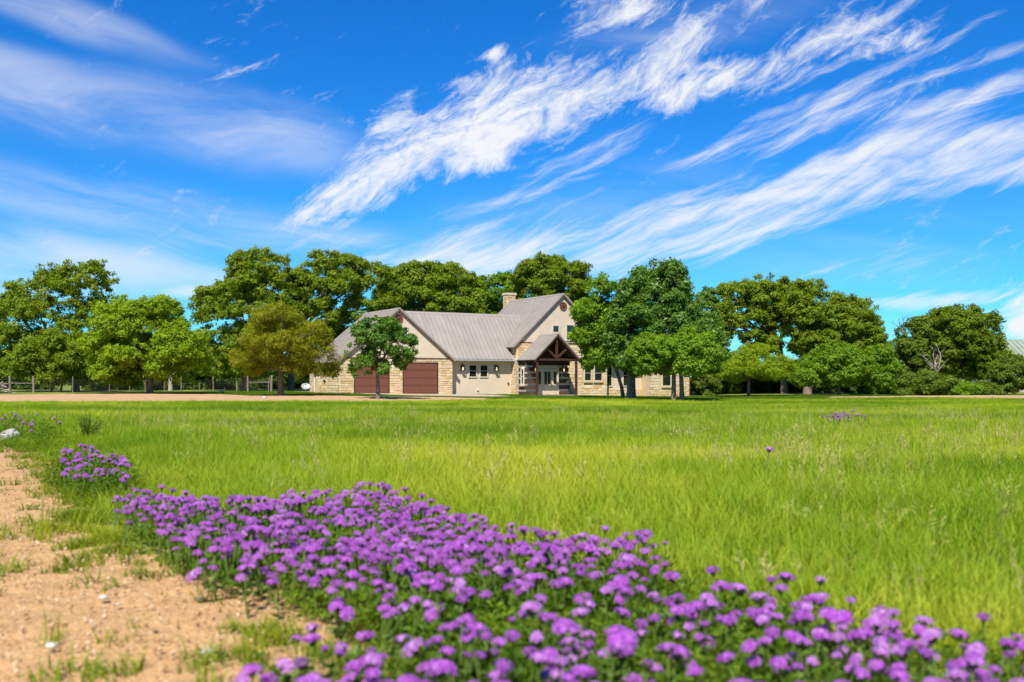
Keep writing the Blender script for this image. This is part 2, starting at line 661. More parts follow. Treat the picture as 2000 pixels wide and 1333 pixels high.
# ------------------------------------------------------------------ the house
M['stucco'] = noisy('cream_stucco', (.53, .43, .315), (.57, .465, .345), scale=1.2, rough=.92, bump=.25, bscale=60, spec=.15)
M['mortar'] = noisy('stone_mortar', (.46, .34, .19), (.50, .38, .23), scale=3, rough=.95, bump=.3, bscale=50, spec=.1)
stone_cols = [((.52, .40, .23), (.57, .45, .28)), ((.49, .35, .17), (.55, .41, .22)), ((.55, .45, .29), (.60, .50, .34)), ((.45, .30, .13), (.50, .35, .16)), ((.48, .37, .22), (.52, .41, .26))]
M['stone'] = [noisy('limestone_%s' % n, a, b, scale=5, rough=.93, bump=.5, bscale=22, spec=.12, obrand=.08) for n, (a, b) in zip(('buff', 'gold', 'pale', 'rust', 'grey'), stone_cols)]
M['roof'] = noisy('greige_roof_metal', (.262, .230, .198), (.298, .262, .226), scale=.8, rough=.55, spec=.3, metal=.1, obrand=.05)
M['rooftrim'] = plain('roof_ridge_metal', (.30, .255, .215), .5, .3, .1)
M['fascia'] = noisy('brown_fascia', (.085, .045, .028), (.12, .065, .04), scale=6, rough=.6)
M['timber'] = noisy('stained_timber', (.036, .015, .009), (.080, .034, .019), scale=4, rough=.65, bump=.3, bscale=20, stretch=(6, 6, 1))
M['darkwood'] = noisy('dark_porch_boards', (.035, .018, .012), (.06, .03, .02), scale=5, rough=.8)
M['log'] = noisy('weathered_log', (.036, .022, .013), (.095, .062, .038), scale=5, rough=.85, bump=.5, bscale=14, stretch=(1, 1, 7), c3=(.06, .038, .024), obrand=.15)
M['chink'] = noisy('log_chinking', (.70, .62, .48), (.78, .70, .56), scale=4, rough=.95)
M['gdoor'] = noisy('red_brown_door', (.125, .046, .026), (.158, .062, .036), scale=5, rough=.55, spec=.3, stretch=(1, 1, 9))
M['cream'] = plain('cream_paint', (.54, .46, .34), .5, .3)
M['white'] = plain('white_paint', (.62, .59, .52), .5, .3)
M['glass'] = plain('dark_window_glass', (.012, .018, .014), .06, .6)
M['bronze'] = plain('dark_bronze', (.03, .02, .014), .45, .5, .4)
M['lampglass'] = plain('lamp_glass', (.75, .70, .55), .2, .5)
_b = M['lampglass'].node_tree.nodes['Principled BSDF']
_b.inputs['Emission Color'].default_value = (1, .78, .42, 1)
_b.inputs['Emission Strength'].default_value = .9
M['rust'] = noisy('rusty_metal', (.14, .05, .028), (.22, .085, .05), scale=8, rough=.7, metal=.2)
M['grey'] = plain('grey_metal', (.45, .44, .42), .45, .5, .4)

TH = R(30)
HO = ((779 - 1000) / F * 80.0, 80.0)
house = empty('ranch_house', (HO[0], HO[1], 0), TH)
tag(house, 'long cream stucco and limestone ranch house with grey metal roofs and timber porch', 'house')


def wall(name, polys, d, mat, label=None):
    """polys: 3D polygons extruded by d"""
    m = MB()
    for p in polys:
        m.prism(p, d)
    o = m.build(name, mat, house)
    if label:
        o['label'] = label
    return o


def rect(u0, u1, z0, z1, v):
    return [(u0, v, z0), (u1, v, z0), (u1, v, z1), (u0, v, z1)]


def rectv(v0, v1, z0, z1, u):
    return [(u, v1, z0), (u, v0, z0), (u, v0, z1), (u, v1, z1)]


T = .25
STL = 3.14        # top of the garage stone
gfw = wall('stone_wall', [rect(-5, 4.82, -.4, STL, 0)], (0, T, 0), M['mortar'], 'garage front wall of buff limestone')
glw = wall('stone_wall', [rectv(T + .003, 6.7, -.4, 3.0, -5)], (T, 0, 0), M['mortar'], 'sunlit left side wall of the garage')
GS, GR = .83, 7.16
wall('stucco_gable', [[(-5, .02, STL + .003), (4.82, .02, STL + .003), (4.82, .02, GR - GS * 4.82 - .05), (0, .02, GR - .05), (-5, .02, GR - GS * 5 - .05)]], (0, T, 0), M['stucco'], 'garage gable in cream stucco')
wall('stucco_wall', [rectv(T, .85, -.4, 3.1, 4.57)], (T, 0, 0), M['stucco'])
wall('stucco_gable', [[(-5, 6.7, -.4), (4.82, 6.7, -.4), (4.82, 6.7, GR - GS * 4.82 - .05), (0, 6.7, GR - .05), (-5, 6.7, GR - GS * 5 - .05)]], (0, T, 0), M['stucco'])
m = MB()
m.box(-5.02, 4.84, -.05, -.003, STL - .05, STL + .05)
m.build('trim_band', M['fascia'], house)
# main wing between garage and tower
wall('stucco_wall', [rect(4.83, 10.94, -.4, 3.6, .85)], (0, T, 0), M['stucco'], 'recessed stucco wall with paired windows')
wall('stucco_wall', [rect(-4, 10.94, -.4, 3.2, 6.9)], (0, T, 0), M['stucco'])
# tower
TS, TRZ, TRU = .93, 9.0, 15.7
zt = lambda u: TRZ - TS * abs(u - TRU) - .06
tfw = wall('stone_wall', [[(10.95, 0, -.6), (20.45, 0, -.6), (20.45, 0, 4.42), (20.23, 0, 4.62), (11.17, 0, 4.62), (10.95, 0, 4.42)]], (0, T, 0), M['mortar'], 'tall front wall of buff limestone')
wall('stucco_gable', [[(11.18, .02, 4.623), (20.22, .02, 4.623), (TRU, .02, zt(TRU) - .08)]], (0, T, 0), M['stucco'], 'tall gable in cream stucco')
tlw = wall('stone_wall', [rectv(T + .003, 9, -.6, 4.4, 10.95)], (T, 0, 0), M['mortar'])
wall('stone_wall', [rectv(T + .003, 9, -.6, 4.4, 20.2)], (T, 0, 0), M['mortar'])
wall('stucco_gable', [[(10.95, 9, -.6), (20.45, 9, -.6), (20.45, 9, 4.6), (TRU, 9, zt(TRU)), (10.95, 9, 4.6)]], (0, T, 0), M['stucco'])
m = MB()
m.box(11.2, 20.2, -.04, -.003, 4.57, 4.66)
m.build('trim_band', M['fascia'], house)
# right wing
wall('stucco_wall', [rect(20.46, 25.29, .52, 3.2, 1.2)], (0, T, 0), M['stucco'], 'stucco wall with tall glass doors behind the big tree')
rbw = wall('stone_wall', [rect(20.46, 25.29, -.7, .517, 1.1)], (0, T + .1, 0), M['mortar'])
rsw = wall('stone_wall', [rect(25.3, 30.2, -.8, 3.0, .1)], (0, T, 0), M['mortar'], 'limestone wall at the right end')
wall('stucco_gable', [[(25.3, .12, 3.003), (30.2, .12, 3.003), (27.75, .12, 4.9)]], (0, T, 0), M['stucco'])
wall('stone_wall', [rectv(.353, 7, -.8, 3.0, 29.95)], (T, 0, 0), M['mortar'])
wall('stone_wall', [rectv(.353, 1.2, -.8, 3.0, 25.3)], (T, 0, 0), M['mortar'])
wall('stucco_wall', [rect(20.46, 30.2, -.8, 3.0, 7)], (0, T, 0), M['stucco'])


# --- stone veneer
stones = []        # (wall object, local-frame maker, size, importance)
unit = []
for k in range(5):
    mb = MB()
    r = random.Random(k)
    c = .09
    top = [(-.5 + c * r.uniform(.4, 1.4), -.5 + c * r.uniform(.4, 1.6)), (.5 - c * r.uniform(.4, 1.4), -.5 + c * r.uniform(.4, 1.6)), (.5 - c * r.uniform(.4, 1.4), .5 - c * r.uniform(.4, 1.6)), (-.5 + c * r.uniform(.4, 1.4), .5 - c * r.uniform(.4, 1.6))]
    base = [(-.5, -.5), (.5, -.5), (.5, .5), (-.5, .5)]
    vs = [(x, 0, z) for x, z in base] + [(x, -1, z) for x, z in top]
    mb.add(vs, [(0, 1, 5, 4), (1, 2, 6, 5), (2, 3, 7, 6), (3, 0, 4, 7), (4, 5, 6, 7)])
    unit.append([mb.mesh('stone', M['stone'][j]) for j in range(5)])


def lay_stones(wo, a0, a1, z0, z1, axis, plane, holes, seed, weight=1.0):
    """axis 'u': wall in plane v=plane facing -v; axis 'v': wall in plane u=plane facing -u"""
    r = random.Random(seed)
    z = z0
    while z < z1 - .05:
        h = min(r.choice([.16, .19, .22, .26, .30]), z1 - z)
        if z1 - z - h < .1:
            h = z1 - z
        a = a0
        while a < a1 - .02:
            w = min(r.uniform(.28, .75), a1 - a)
            if a1 - a - w < .15:
                w = a1 - a
            segs = [(a, a + w)]
            for (h0, h1, hz0, hz1) in holes:
                if z + h > hz0 + .03 and z < hz1 - .03:
                    n = []
                    for (s0, s1) in segs:
                        if s1 <= h0 or s0 >= h1:
                            n.append((s0, s1))
                        else:
                            if s0 < h0:
                                n.append((s0, h0))
                            if s1 > h1:
                                n.append((h1, s1))
                    segs = n
            for s0, s1 in segs:
                if s1 - s0 > .07:
                    k = r.choices(range(5), (5, 4, 3, 2, 3))[0]
                    stones.append((weight * (s1 - s0) * h, wo, axis, plane, (s0 + s1) / 2, z + h / 2, s1 - s0 - .022, h - .022, r.uniform(.018, .045), r.randrange(5), k))
            a += w
        z += h


GD = [(-3.75, -.89), (.40, 3.42)]     # garage door spans
GZ = (.28, 2.76)
lay_stones(gfw, -5.0, 4.82, .0, STL - .05, 'u', 0, [(a - .06, b + .06, -1, GZ[1] + .06) for a, b in GD], 1, 2)
lay_stones(glw, .0, 6.95, .05, 3.0, 'v', -5, [(5.6, 5.85, .3, 2.9)], 2, 2)
lay_stones(tfw, 10.95, 20.45, -.5, 4.40, 'u', 0, [(11.1, 15.45, -1, 4.6 - .0), (17.75, 20.05, 1.2, 2.9)], 3, .6)
lay_stones(tfw, 11.0, 13.0, 3.2, 4.56, 'u', 0, [], 33, 2)
lay_stones(tfw, 13.0, 15.45, 4.1, 4.57, 'u', 0, [], 34, .3)
lay_stones(tlw, .0, 1.2, -.2, 4.4, 'v', 10.95, [], 4, 2)
lay_stones(rsw, 25.3, 30.2, -.7, 3.0, 'u', .1, [(26.6, 28.1, .75, 2.8)], 5, .5)
lay_stones(rbw, 20.46, 25.29, -.5, .51, 'u', 1.1, [], 6, .3)

# --- roofs: standing-seam panels, each a part
ROOFS = {}


def roof(name, e0, e1, r0, r1, n, label=None, seam=.07, th=.07):
    """e0,e1: eave ends, r0,r1: ridge ends; n panels from end 0 to end 1"""
    e0, e1, r0, r1 = map(Vector, (e0, e1, r0, r1))
    nor = (e1 - e0).cross(r0 - e0).normalized()
    if nor.z < 0:
        nor = -nor
    deck = MB()
    deck.prism([e0, e1, r1, r0], -nor * th)
    o = deck.build(name, M['rooftrim'], house)
    if label:
        o['label'] = label
    me = None
    for i in range(n):
        a, b = i / n, (i + 1) / n
        p = [e0.lerp(e1, a), e0.lerp(e1, b), r0.lerp(r1, b), r0.lerp(r1, a)]
        along = (e1 - e0).normalized()
        mb = MB()
        up = nor * .006
        q = [p[0] + up + along * .004, p[1] + up - along * .004, p[2] + up - along * .004, p[3] + up + along * .004]
        mb.add([*q, *[x - nor * .01 for x in q]], [(0, 1, 2, 3), (0, 4, 5, 1), (1, 5, 6, 2), (2, 6, 7, 3), (3, 7, 4, 0)])
        s = [q[0], q[0] + along * .06, q[3] + along * .06, q[3]]
        mb.prism(s, nor * seam)
        mb.build('roof_panel', M['roof'], o)
    return o


ez = lambda u: GR - GS * abs(u)
roof('garage_roof', (-5.25, -.16, ez(5.25)), (-5.25, 7.2, ez(5.25)), (0, -.16, GR), (0, 7.2, GR), 14, 'left slope of the garage roof')
roof('garage_roof', (5.05, -.16, ez(5.05)), (5.05, 7.2, ez(5.05)), (0, -.16, GR), (0, 7.2, GR), 14)
MR, MV, ME = 7.2, 3.75, .32
MSL = (MR - 3.16) / (MV - ME)
roof('main_roof', (.6, ME, 3.16), (13.9, ME, 3.16), (.6, MV, MR), (13.9, MV, MR), 32, 'long front slope between garage and tall gable')
roof('main_roof', (.6, 7.3, 3.0), (13.9, 7.3, 3.0), (.6, MV, MR), (13.9, MV, MR), 12)
tz = lambda u: TRZ - TS * abs(u - TRU)
roof('gable_roof', (10.55, -.16, tz(10.55)), (10.55, 9.3, tz(10.55)), (TRU, -.16, TRZ), (TRU, 9.3, TRZ), 24, 'steep left slope of the tall gable', seam=.06)
roof('gable_roof', (20.85, -.16, tz(20.85)), (20.85, 9.3, tz(20.85)), (TRU, -.16, TRZ), (TRU, 9.3, TRZ), 12)
roof('wing_roof', (19.0, .3, 3.1), (31.0, .3, 3.1), (19.0, 3.9, 5.9), (31.0, 3.9, 5.9), 20)
roof('wing_roof', (19.0, 7.5, 3.0), (31.0, 7.5, 3.0), (19.0, 3.9, 5.9), (31.0, 3.9, 5.9), 10)
roof('wing_roof', (25.0, -.3, 2.85), (25.0, 3.0, 2.85), (27.75, -.3, 5.0), (27.75, 3.0, 5.0), 7)
roof('wing_roof', (30.5, -.3, 2.85), (30.5, 3.0, 2.85), (27.75, -.3, 5.0), (27.75, 3.0, 5.0), 7)
PU, PZ, PS = 13.28, 5.32, .95
pz = lambda u: PZ - PS * abs(u - PU)
roof('porch_roof', (10.93, -3.0, pz(10.93)), (10.93, -.003, pz(10.93)), (PU, -3.0, PZ), (PU, -.003, PZ), 9, 'left slope of the porch roof', seam=.05)
roof('porch_roof', (15.63, -3.0, pz(15.63)), (15.63, -.003, pz(15.63)), (PU, -3.0, PZ), (PU, -.003, PZ), 9, seam=.05)
# ridge caps
m = MB()
for a, b, z in (((0, -.18), (0, 7.22), GR), ((TRU, -.18), (TRU, 9.32), TRZ), ((PU, -3.02), (PU, -.005), PZ)):
    m.prism([(a[0] - .16, a[1], z - .10), (a[0], a[1], z + .045), (a[0] + .16, a[1], z - .10)], (0, b[1] - a[1], 0))
m.prism([(.3, MV - .16, MR - .15), (.3, MV, MR + .04), (.3, MV + .16, MR - .15)], (13.3, 0, 0))
m.prism([(19.5, 3.74, 5.78), (19.5, 3.9, 5.94), (19.5, 4.06, 5.78)], (11.5, 0, 0))
m.build('ridge_cap', M['rooftrim'], house)


# rake boards (dark brown) under the roof ends
def rake(u0, z0, u1, z1, v, name='rake_board', w=.17, d=.05, mat='fascia'):
    mb = MB()
    mb.prism([(u0, v, z0), (u1, v, z1), (u1, v, z1 - w), (u0, v, z0 - w)], (0, d, 0))
    return mb.build(name, M[mat], house)


for (u0, ur, u1, f, v) in ((-5.25, 0, 5.05, ez, -.15), (10.55, TRU, 20.85, tz, -.15)):
    rake(u0, f(u0) - .075, ur, f(ur) - .075, v)
    rake(ur, f(ur) - .078, u1, f(u1) - .078, v)
rake(-5.25, ez(5.25) - .075, 0, GR - .075, 7.1)
rake(10.55, tz(10.55) - .075, TRU, TRZ - .075, 9.2)
rake(25, 2.78, 27.75, 4.93, -.28)
rake(27.75, 4.93, 30.5, 2.78, -.28)
# gutter and soffit of the main wing
m = MB()
m.box(4.95, 10.9, ME - .12, ME + .02, 3.00, 3.13)
m.build('gutter', M['grey'], house)
m = MB()
m.box(4.83, 10.93, ME + .03, .847, 2.93, 2.98)
m.build('soffit', M['stucco'], house)
m = MB()
m.box(-5.25, -5.13, -.3, 7.1, ez(5.25) - .2, ez(5.25) - .07)
m.build('gutter', M['fascia'], house)

# --- chimney
ch = wall('chimney', [rect(15.35, 16.3, 5.0, 9.55, 9.35)], (0, .78, 0), M['mortar'], 'square limestone chimney with a flat cap')
m = MB()
m.box(15.27, 16.38, 9.27, 10.21, 9.553, 9.78)
m.build('chimney_cap', M['stone'][0], ch)
lay_stones(ch, 15.35, 16.3, 7.4, 9.55, 'u', 9.35, [], 7, 2)
lay_stones(ch, 9.35, 10.13, 7.4, 9.55, 'v', 15.35, [], 8, 2)


# --- windows
def window(u, z0, z1, w, v, mull=True, side=False, pw=.09, mat='cream', sill=False, label=None, rail=.5):
    """frame on the wall plane, panes a little proud of the wall but behind the frame face"""
    def bx(mb, a0, a1, d0, d1, za, zb, mi=0):
        if side:
            mb.box(v - d1, v - d0, a0, a1, za, zb, mi)
        else:
            mb.box(a0, a1, v - d1, v - d0, za, zb, mi)
    h = z1 - z0
    mb = MB()
    bx(mb, u - w / 2 - pw, u - w / 2, .002, .07, z0 - pw, z1 + pw)
    bx(mb, u + w / 2, u + w / 2 + pw, .002, .07, z0 - pw, z1 + pw)
    bx(mb, u - w / 2 + .001, u + w / 2 - .001, .002, .07, z1, z1 + pw - .002)
    bx(mb, u - w / 2 + .001, u + w / 2 - .001, .002, .07, z0 - pw + .002, z0)
    fr = mb.build('window', M[mat], house)
    if label:
        fr['label'] = label
    zs = [(z0, z0 + h * rail - .02), (z0 + h * rail + .02, z1)] if mull else [(z0, z1)]
    for i, (a, b) in enumerate(zs):
        g = MB()
        bx(g, u - w / 2 + .002, u + w / 2 - .002, .004, .018 + .014 * i, a + .002, b - .002)
        g.build('pane', M['glass'], fr)
    if mull:
        g = MB()
        bx(g, u - w / 2 + .002, u + w / 2 - .002, .003, .05, z0 + h * rail - .019, z0 + h * rail + .019)
        g.build('meeting_rail', M[mat], fr)
    if sill:
        g = MB()
        bx(g, u - w / 2 - pw - .06, u + w / 2 + pw + .06, .001, .14, z0 - pw - .12, z0 - pw - .004)
        g.build('sill', M['mortar'], fr)
    return fr


window(7.14, 1.68, 2.63, .66, .85, label='left window of the pair between the wall lanterns')
window(8.2, 1.68, 2.63, .66, .85, label='right window of the pair between the wall lanterns')
window(-.40, 4.55, 5.5, .58, .02)
window(.42, 4.55, 5.5, .58, .02)
window(14.95, 5.60, 6.12, .56, .02, mull=False, pw=.14, label='small square window over the porch')
window(16.45, 4.98, 6.22, .72, .02, pw=.14)
window(18.32, 1.35, 2.66, .66, 0, sill=True)
window(19.45, 1.35, 2.66, .76, 0, sill=True)
window(21.3, .85, 2.7, .95, 1.2, pw=.1)
window(23.6, .85, 2.7, .95, 1.2, pw=.1)
window(27.35, .85, 2.65, .95, .1, sill=True)
window(-.72, 1.05, 2.3, .34, 11.15, side=True, mat='white', sill=True, label='narrow white window in the log side wall')


# --- garage doors
def garage_door(u0, u1, label):
    g = MB()
    a, b = GZ
    g.box(u0, u1, -.012, .0, a, b)
    o = g.build('garage_door', M['gdoor'], house)
    o['label'] = label
    n = 4
    for i in range(n):
        z0, z1 = a + (b - a) * i / n, a + (b - a) * (i + 1) / n
        p = MB()
        p.box(u0 + .02, u1 - .02, -.035, -.014, z0 + .008, z1 - .008)
        k = 4
        for j in range(k):
            w = (u1 - u0 - .1) / k
            x0 = u0 + .05 + j * w
            p.box(x0 + .06, x0 + w - .06, -.05, -.036, z0 + .09, z1 - .09)
        p.build('door_section', M['gdoor'], o)
    f = MB()
    f.box(u0 - .06, u0 - .003, -.06, -.002, a - .3, b + .06)
    f.box(u1 + .003, u1 + .06, -.06, -.002, a - .3, b + .06)
    f.box(u0 - .003, u1 + .003, -.06, -.002, b + .003, b + .06)
    f.build('door_casing', M['timber'], o)


garage_door(*GD[0], 'left red brown garage door behind the young tree')
garage_door(*GD[1], 'right red brown garage door')


# --- round star emblems in the gables
def emblem(u, z, r, v):
    ring = MB()
    n = 28
    pr = lambda rad, y: [(u + rad * math.cos(2 * math.pi * k / n), y, z + rad * math.sin(2 * math.pi * k / n)) for k in range(n)]
    ring.prism(pr(r, v - .004), (0, -.02, 0))
    o = ring.build('round_emblem', M['rust'], house)
    rim = MB()
    a, b = pr(r, v - .025), pr(r * .86, v - .025)
    a2, b2 = pr(r, v - .06), pr(r * .86, v - .06)
    vs = a + b + a2 + b2
    fs = []
    for k in range(n):
        j = (k + 1) % n
        fs += [(2 * n + k, 2 * n + j, 3 * n + j, 3 * n + k), (k, j, 2 * n + j, 2 * n + k), (n + k, 3 * n + k, 3 * n + j, n + j)]
    rim.add(vs, fs)
    rim.build('rim', M['rust'], o)
    st = MB()
    pts = []
    for k in range(10):
        rr = r * (.8 if k % 2 == 0 else .32)
        an = math.pi / 2 + k * math.pi / 5
        pts.append((u + rr * math.cos(an), v - .03, z + rr * math.sin(an)))
    vs = pts + [(u, v - .085, z)]
    st.add(vs, [(k, (k + 1) % 10, 10) for k in range(10)])
    st.build('star', M['timber'], o)


emblem(0, 6.3, .36, .02)
emblem(15.72, 7.88, .38, .02)


# --- wall lanterns
def lantern(u, z, v, lab=None):
    b = MB()
    b.box(u - .07, u + .07, v - .03, v - .002, z - .02, z + .34)
    b.bar((u, v - .03, z + .28), (u, v - .2, z + .33), .03, .03)
    o = b.build('wall_lantern', M['bronze'], house)
    if lab:
        o['label'] = lab
    c = MB()
    c.prism([(u - .16, v - .34, z + .18), (u + .16, v - .34, z + .18), (u + .16, v - .04, z + .18), (u - .16, v - .04, z + .18)], (0, 0, .03))
    for s in range(4):
        q = [(u - .16, v - .34), (u + .16, v - .34), (u + .16, v - .04), (u - .16, v - .04)]
        p, r_ = q[s], q[(s + 1) % 4]
        c.add([(p[0], p[1], z + .213), (r_[0], r_[1], z + .213), (u, v - .19, z + .33)], [(0, 1, 2)])
    for sx in (-1, 1):
        for sy in (-.32, -.06):
            c.box(u + sx * .13 - .02, u + sx * .13 + .02, v + sy - .02, v + sy + .02, z - .2, z + .18)
    c.box(u - .14, u + .14, v - .33, v - .05, z - .23, z - .2)
    c.build('lantern_cage', M['bronze'], o)
    g = MB()
    g.tube([(u, v - .19, z - .16), (u, v - .19, z - .08), (u, v - .19, z + .04), (u, v - .19, z + .12)], [.03, .055, .055, .03], 10)
    g.build('lantern_globe', M['lampglass'], o, smooth=True)


lantern(6.12, 2.36, .85)
lantern(9.35, 2.34, .85)

# --- log vestibule and porch
VU0, VU1, VV = 11.15, 15.37, -1.4
core = MB()
core.box(VU0 + .06, 12.1, VV + .06, -.003, -.4, 3.25)
core.box(14.4, VU1 - .06, VV + .06, -.003, -.4, 3.25)
core.box(12.103, 14.397, VV + .2, -.004, 2.62, 3.25)
core.prism([(VU0 + .06, VV + .08, 3.253), (VU1 - .06, VV + .08, 3.253), (PU, VV + .08, PZ - .25)], (0, .1, 0))
vest = core.build('entry_wall', M['chink'], house)
vest['label'] = 'log entry wall with pale chinking'
z = .12
i = 0
while z < 3.0:
    h = .30 + .04 * ((i * 7) % 3)
    lg = [(VU0, 12.08, VV - .02, VV + .2), (14.42, VU1, VV - .02, VV + .2)]
    for a, b, y0, y1 in lg:
        mb = MB()
        ext = .10 * (i % 2)
        mb.box(a - (ext if a == VU0 else 0), b + (ext if b == VU1 else 0), y0 - .02, y0 + .07, z, z + h)
        mb.build('log', M['log'], vest)
    # side log, with a gap for the narrow window
    for (y0, y1) in (((VV + .08, -.99), (-.45, -.01)) if .85 < z < 2.5 else ((VV + .08, -.01),)):
        mb = MB()
        mb.box(VU0 - .0, VU0 + .055, y0, y1, z, z + h)
        mb.build('log', M['log'], vest)
        if z + h > 1.0 and z < .85:
            pass
    mb = MB()
    mb.box(VU1 - .055, VU1, VV + .08, -.01, z, z + h)
    mb.build('log', M['log'], vest)
    z += h + .17
    i += 1
m = MB()
m.box(VU0 - .05, VU1 + .05, VV - .06, VV + .1, 2.68, 3.12)
m.build('header_beam', M['darkwood'], house)
# door set
dz0, dz1 = .12, 2.62
frame = MB()
dv = VV + .12
for u0, u1, z0, z1 in ((12.103, 12.2, dz0, dz1), (12.72, 12.82, dz0, 2.2), (13.66, 13.76, dz0, 2.2), (14.3, 14.397, dz0, dz1), (12.2, 14.3, 2.2, 2.3), (12.2, 14.3, 2.52, dz1)):
    frame.box(u0, u1, dv - .1, dv, z0, z1)
frame.box(12.201, 14.299, dv - .05, dv - .001, 2.302, 2.518)
door_set = frame.build('entry_door', M['cream'], house)
door_set['label'] = 'cream front door with glass sidelights'
for u0, u1, nm in ((12.205, 12.715, 'sidelight'), (12.825, 13.655, 'door_leaf'), (13.765, 14.295, 'sidelight')):
    d = MB()
    d.box(u0, u1, dv - .06, dv - .01, dz0 + .02, 2.195)
    d.box(u0 + .08, u1 - .08, dv - .075, dv - .062, dz0 + .15, .9)
    leaf = d.build(nm, M['cream'], door_set)
    spans = [(u0 + .13, u1 - .13)] if nm == 'sidelight' else [(u0 + .11, (u0 + u1) / 2 - .035), ((u0 + u1) / 2 + .035, u1 - .11)]
    for a, b in spans:
        g = MB()
        g.box(a, b, dv - .072, dv - .062, 1.02, 2.1)
        g.build('pane', M['glass'], leaf)
    if nm == 'door_leaf':
        g = MB()
        g.box(u1 - .085, u1 - .035, dv - .1, dv - .062, .93, 1.2)
        g.bar((u1 - .06, dv - .1, 1.05), (u1 - .06, dv - .16, 1.05), .03, .03)
        g.build('handle', M['bronze'], leaf)
lantern(11.84, 2.28, VV - .06, 'glowing lantern left of the front door')
lantern(14.72, 2.26, VV - .06, 'glowing lantern right of the front door')
# porch frame
PV = -2.75
deck = MB()
deck.box(10.95, 15.7, -3.0, -.01, -.35, .10)
pd = deck.build('porch_floor', M['concrete'], house)
edge = MB()
edge.box(10.93, 15.72, -3.06, -3.003, -.4, .085)
edge.build('porch_edge', M['timber'], house)
for u in (11.32, 15.26):
    mb = MB()
    mb.box(u - .085, u + .085, PV - .085, PV + .085, .08, 3.0)
    mb.build('porch_post', M['timber'], house)
TB = [((11.0, PV, 3.10), (15.56, PV, 3.10), .2), ((PU, PV + .002, 3.2), (PU, PV + .002, 5.08), .18), ((PU - .05, PV + .004, 3.25), (PU - 1.15, PV + .004, 4.15), .15), ((PU + .05, PV + .004, 3.25), (PU + 1.15, PV + .004, 4.15), .15)]
for a, b, w in TB:
    mb = MB()
    mb.bar(a, b, .16, w, up=(0, 1, 0))
    mb.build('truss_beam', M['timber'], house)
for s in (-1, 1):
    mb = MB()
    e = 2.3
    mb.prism([(PU, -2.95, PZ - .08), (PU + s * e, -2.95, PZ - .08 - PS * e), (PU + s * e, -2.95, PZ - .30 - PS * e), (PU, -2.95, PZ - .30)], (0, .14, 0))
    mb.build('rafter', M['timber'], house)
    mb = MB()
    mb.box(PU + s * 2.0 - .08, PU + s * 2.0 + .08, PV + .09, -.02, 2.98, 3.17)
    mb.build('porch_beam', M['timber'], house)
ceil = MB()
for s in (-1, 1):
    ceil.prism([(PU + s * .02, -2.8, PZ - .1), (PU + s * 2.3, -2.8, PZ - .1 - PS * 2.3), (PU + s * 2.3, -.01, PZ - .1 - PS * 2.3), (PU + s * .02, -.01, PZ - .1)], (0, 0, -.02))
ceil.prism([(PU - 2.0, -1.30, 3.26), (PU + 2.0, -1.30, 3.26), (PU, -1.30, PZ - .15)], (0, -.04, 0))
ceil.build('porch_ceiling', M['darkwood'], house)

# --- small fittings on the walls
def pipe(u, v, z0, z1, mat='cream', r=.045):
    mb = MB()
    mb.tube([(u, v, z0), (u, v, z1)], r, 8)
    mb.build('downspout', M[mat], house)


pipe(-5.06, 6.85, .1, 2.8, 'grey')
pipe(-5.06, 5.72, .3, 2.9, 'cream', .07)
pipe(10.88, -.06, -.1, 3.1, 'grey', .05)
pipe(25.22, .02, -.5, 2.9, 'grey')
pipe(28.4, .03, -.5, .6, 'grey', .03)
pipe(30.1, .02, -.5, 2.9, 'fascia')
for (u, v, z, w, h, nm, mt) in ((4.98, 0.79, .95, .1, .16, 'outlet_box', 'fascia'), (7.6, 0.79, .55, .14, .1, 'dryer_vent', 'white'), (10.6, 0.79, 1.1, .12, .16, 'outlet_box', 'fascia')):
    mb = MB()
    mb.box(u - w / 2, u + w / 2, v - .04, 0.847, z - h / 2, z + h / 2)
    mb.build(nm, M[mt], house)
mb = MB()
mb.box(-5.12, -5.05, 3.1, 3.5, 1.28, 1.4)
mb.build('wall_vent', M['bronze'], house)

# place the stones: the 300 largest as parts, the others joined per wall
stones.sort(key=lambda s: -s[0])


def stone_matrix(s):
    from mathutils import Matrix
    _, wo, axis, plane, a, z, w, h, d, k, c = s
    sc_ = Matrix.Diagonal((w, d, h, 1))
    if axis == 'u':
        return Matrix.Translation((a, plane - .0005, z)) @ sc_
    return Matrix.Translation((plane - .0005, a, z)) @ Matrix.Rotation(R(-90), 4, 'Z') @ sc_


for s in stones[:300]:
    o = bpy.data.objects.new('stone', unit[s[9]][s[10]])
    o.matrix_local = stone_matrix(s)
    link(o, s[1])
rest = {}
for s in stones[300:]:
    rest.setdefault(s[1], []).append(s)
for wo, ss in rest.items():
    mb = MB()
    for s in ss:
        mt = stone_matrix(s)
        me = unit[s[9]][0]
        mb.add([mt @ v.co for v in me.vertices], [tuple(p.vertices) for p in me.polygons], s[10])
    tag(mb.build('stone_veneer', M['stone'], wo), kind='stuff')
